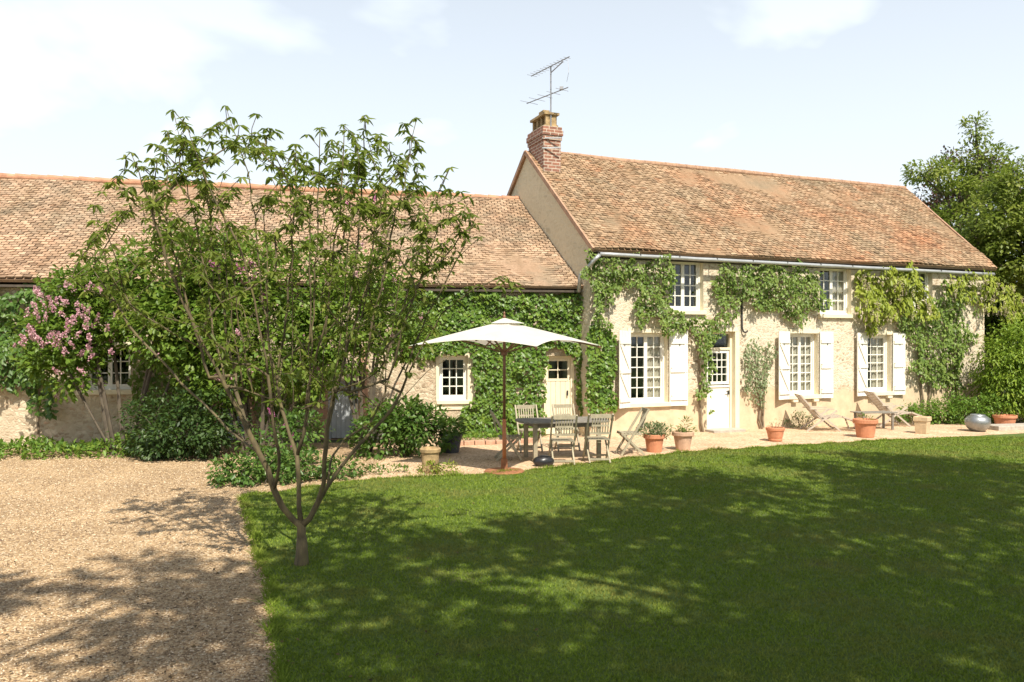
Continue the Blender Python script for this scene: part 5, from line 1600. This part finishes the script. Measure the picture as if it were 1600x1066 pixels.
big_tree('ash_tree', 'loose green tree with a tall thin leader shoot rising past the roof end', b,
         [at(b, 1455, 268, 31, .9, .9, .55), at(b, 1497, 305, 31, .8, .8, .5), at(b, 1525, 205, 31, .32, .3, .7), at(b, 1540, 290, 31.5, .9, .9, .8), at(b, 1550, 245, 31, .6, .5, .35), at(b, 1500, 360, 31, 1.3, 1.2, 1.0), at(b, 1530, 400, 31, 1.5, 1.4, 1.2), at(b, 1520, 250, 31, .5, .4, .5)],
         M['lf_ash'], 3.2, .38, 42, .165, 4.5, .17, BG, asp=.5)
b = (21.6, 36.0)
big_tree('copper_beech', 'dark purple leaved beech showing between the green tree crowns', b,
         [at(b, 1500, 280, 36, 1.6, 1.2, 1.2), at(b, 1548, 272, 36, 1.0, 1.0, .8), at(b, 1560, 330, 36, 2.0, 1.5, 1.6), at(b, 1462, 318, 36, 1.0, .9, .8), at(b, 1478, 345, 36, 1.2, .9, .9)],
         M['lf_copper'], 3.0, .42, 34, .17, 5, .18, BG)
b = (17.6, 25.5)
big_tree('broad_tree', 'broad bright green tree cut by the right edge of the picture', b,
         [at(b, 1590, 290, 25.5, 1.0, .9, .9), at(b, 1570, 340, 25.5, 1.2, 1.1, .9), at(b, 1600, 390, 25.5, 1.5, 1.3, 1.1), at(b, 1640, 330, 26, 1.6, 1.4, 1.5), at(b, 1560, 420, 26, 1.1, 1.0, .8), at(b, 1650, 430, 26, 1.8, 1.5, 1.4), at(b, 1545, 370, 26, .8, .8, .6)],
         M['lf_ash'], 5.0, .32, 38, .135, 3.0, .15, BG)
b = (19.5, 28.5)
big_tree('dark_tree', 'dark shaded tree filling the gap between house corner and bright bush', b,
         [at(b, 1510, 420, 28.5, 1.3, 1.2, 1.2), at(b, 1540, 480, 28.5, 1.6, 1.3, 1.4), at(b, 1590, 520, 28.5, 1.8, 1.3, 1.6), at(b, 1520, 560, 28.5, 1.5, 1.2, 1.4), at(b, 1640, 470, 28.5, 1.8, 1.5, 1.8)],
         M['lf_far'], 5.0, .36, 32, .16, 2.0, .15, BG)
for k, (x, y, lab) in enumerate([(27, 36, 'distant dark green tree deep behind the broad bright tree'), (33, 30, 'distant dark green tree beyond the garden past the dark shaded tree'), (24.5, 23.5, 'dark green tree at the garden end right of the drooping bush'), (30, 18, 'dark green tree far out to the right of the lawn'), (36, 24, 'dark green tree beyond the other trees on the far right')]):
    big_tree('far_tree', lab, (x, y), [(0, 0, 5, 3.2, 3, 2.6), (-1.5, 0, 3, 2.6, 2.2, 2.2), (1.6, .3, 4, 2.8, 2.5, 2.4), (0, 0, 7.2, 2.0, 2, 1.6)], M['lf_far'], 2.2, .5, 20, .26, 2.5, .3, BG)

# garden trees on the camera's side of the lawn, whose crowns shade it
SH = 'tall garden trees standing behind and beside the viewer'
def shade_tree(label, targets, dens=4.3):
    """targets: (ground x, ground y, height, radius) of the crown's clumps, carried up along the sun's direction"""
    pts = []
    for gx, gy, h, r in targets:
        k = h / math.tan(R(SUN_EL))
        pts.append((gx + math.sin(R(SUN_ROT)) * k, gy + math.cos(R(SUN_ROT)) * k, h, r))
    x = sum(p[0] for p in pts) / len(pts); y = sum(p[1] for p in pts) / len(pts)
    big_tree('garden_tree', label, (x, y), [(p[0] - x, p[1] - y, p[2], p[3], p[3] * .9, p[3] * .7) for p in pts], M['lf_far'], dens, .45, 14, .23, 4.2, .28, SH, shell=.1)
def shade_grid(poly, sp, skip, rad, hh):
    out = []
    xs = [p[0] for p in poly]; ys = [p[1] for p in poly]
    y = min(ys); row = 0
    while y < max(ys):
        x = min(xs) + (row % 2) * sp * .5
        while x < max(xs):
            px, py = x + random.gauss(0, sp * .16), y + random.gauss(0, sp * .16)
            if in_poly(np.array([px]), np.array([py]), poly)[0] and random.random() > skip:
                out.append((px, py, random.uniform(*hh), rad * random.uniform(.75, 1.25)))
            x += sp
        y += sp * .86; row += 1
    return out
SHADE = [
    ('tall tree right of the lawn shading its far right part', [(4.8, 15.0), (5.5, 16.2), (9.5, 13.9), (15, 13.5), (15, 8.5), (7.5, 9.5), (4.6, 11.5)], .08),
    ('tall tree beside the viewer shading the middle of the lawn', [(-1.0, 11.0), (1.5, 12.2), (4.6, 14.6), (4.6, 11.5), (7.5, 9.5), (5.0, 7.0), (-1.6, 7.6), (-2.0, 9.0)], .13),
    ('tall tree behind the viewer shading the near right lawn', [(5.0, 7.0), (7.5, 9.5), (11, 8.5), (11, 2.0), (2.6, 2.0), (2.6, 6.8)], .06),
    ('tall tree behind the viewer shading the near lawn by the drive', [(2.6, 6.8), (2.6, 2.0), (-1.2, 2.0), (-1.6, 7.2)], .03),
    ('tall thin crowned tree behind the viewer shading the near gravel', [(-1.6, 7.6), (-3.2, 8.0), (-4.2, 7.2), (-5.2, 8.0), (-9.0, 8.2), (-9.0, 2.5), (-1.3, 2.5)], .06),
]
for lab, poly, sk in SHADE:
    shade_tree(lab, shade_grid(poly, 1.4, sk * .85, .86, (9.0, 11.5)) + ([(2.6, 7.1, 10, .8), (3.5, 7.8, 10.4, .75)] if 'middle' in lab else [(-.4, 6.6, 10, .75), (.9, 5.6, 10.4, .8), (1.9, 6.2, 10, .75), (.1, 4.7, 10.6, .75), (1.7, 4.6, 10.2, .8)] if 'near lawn by' in lab else []))
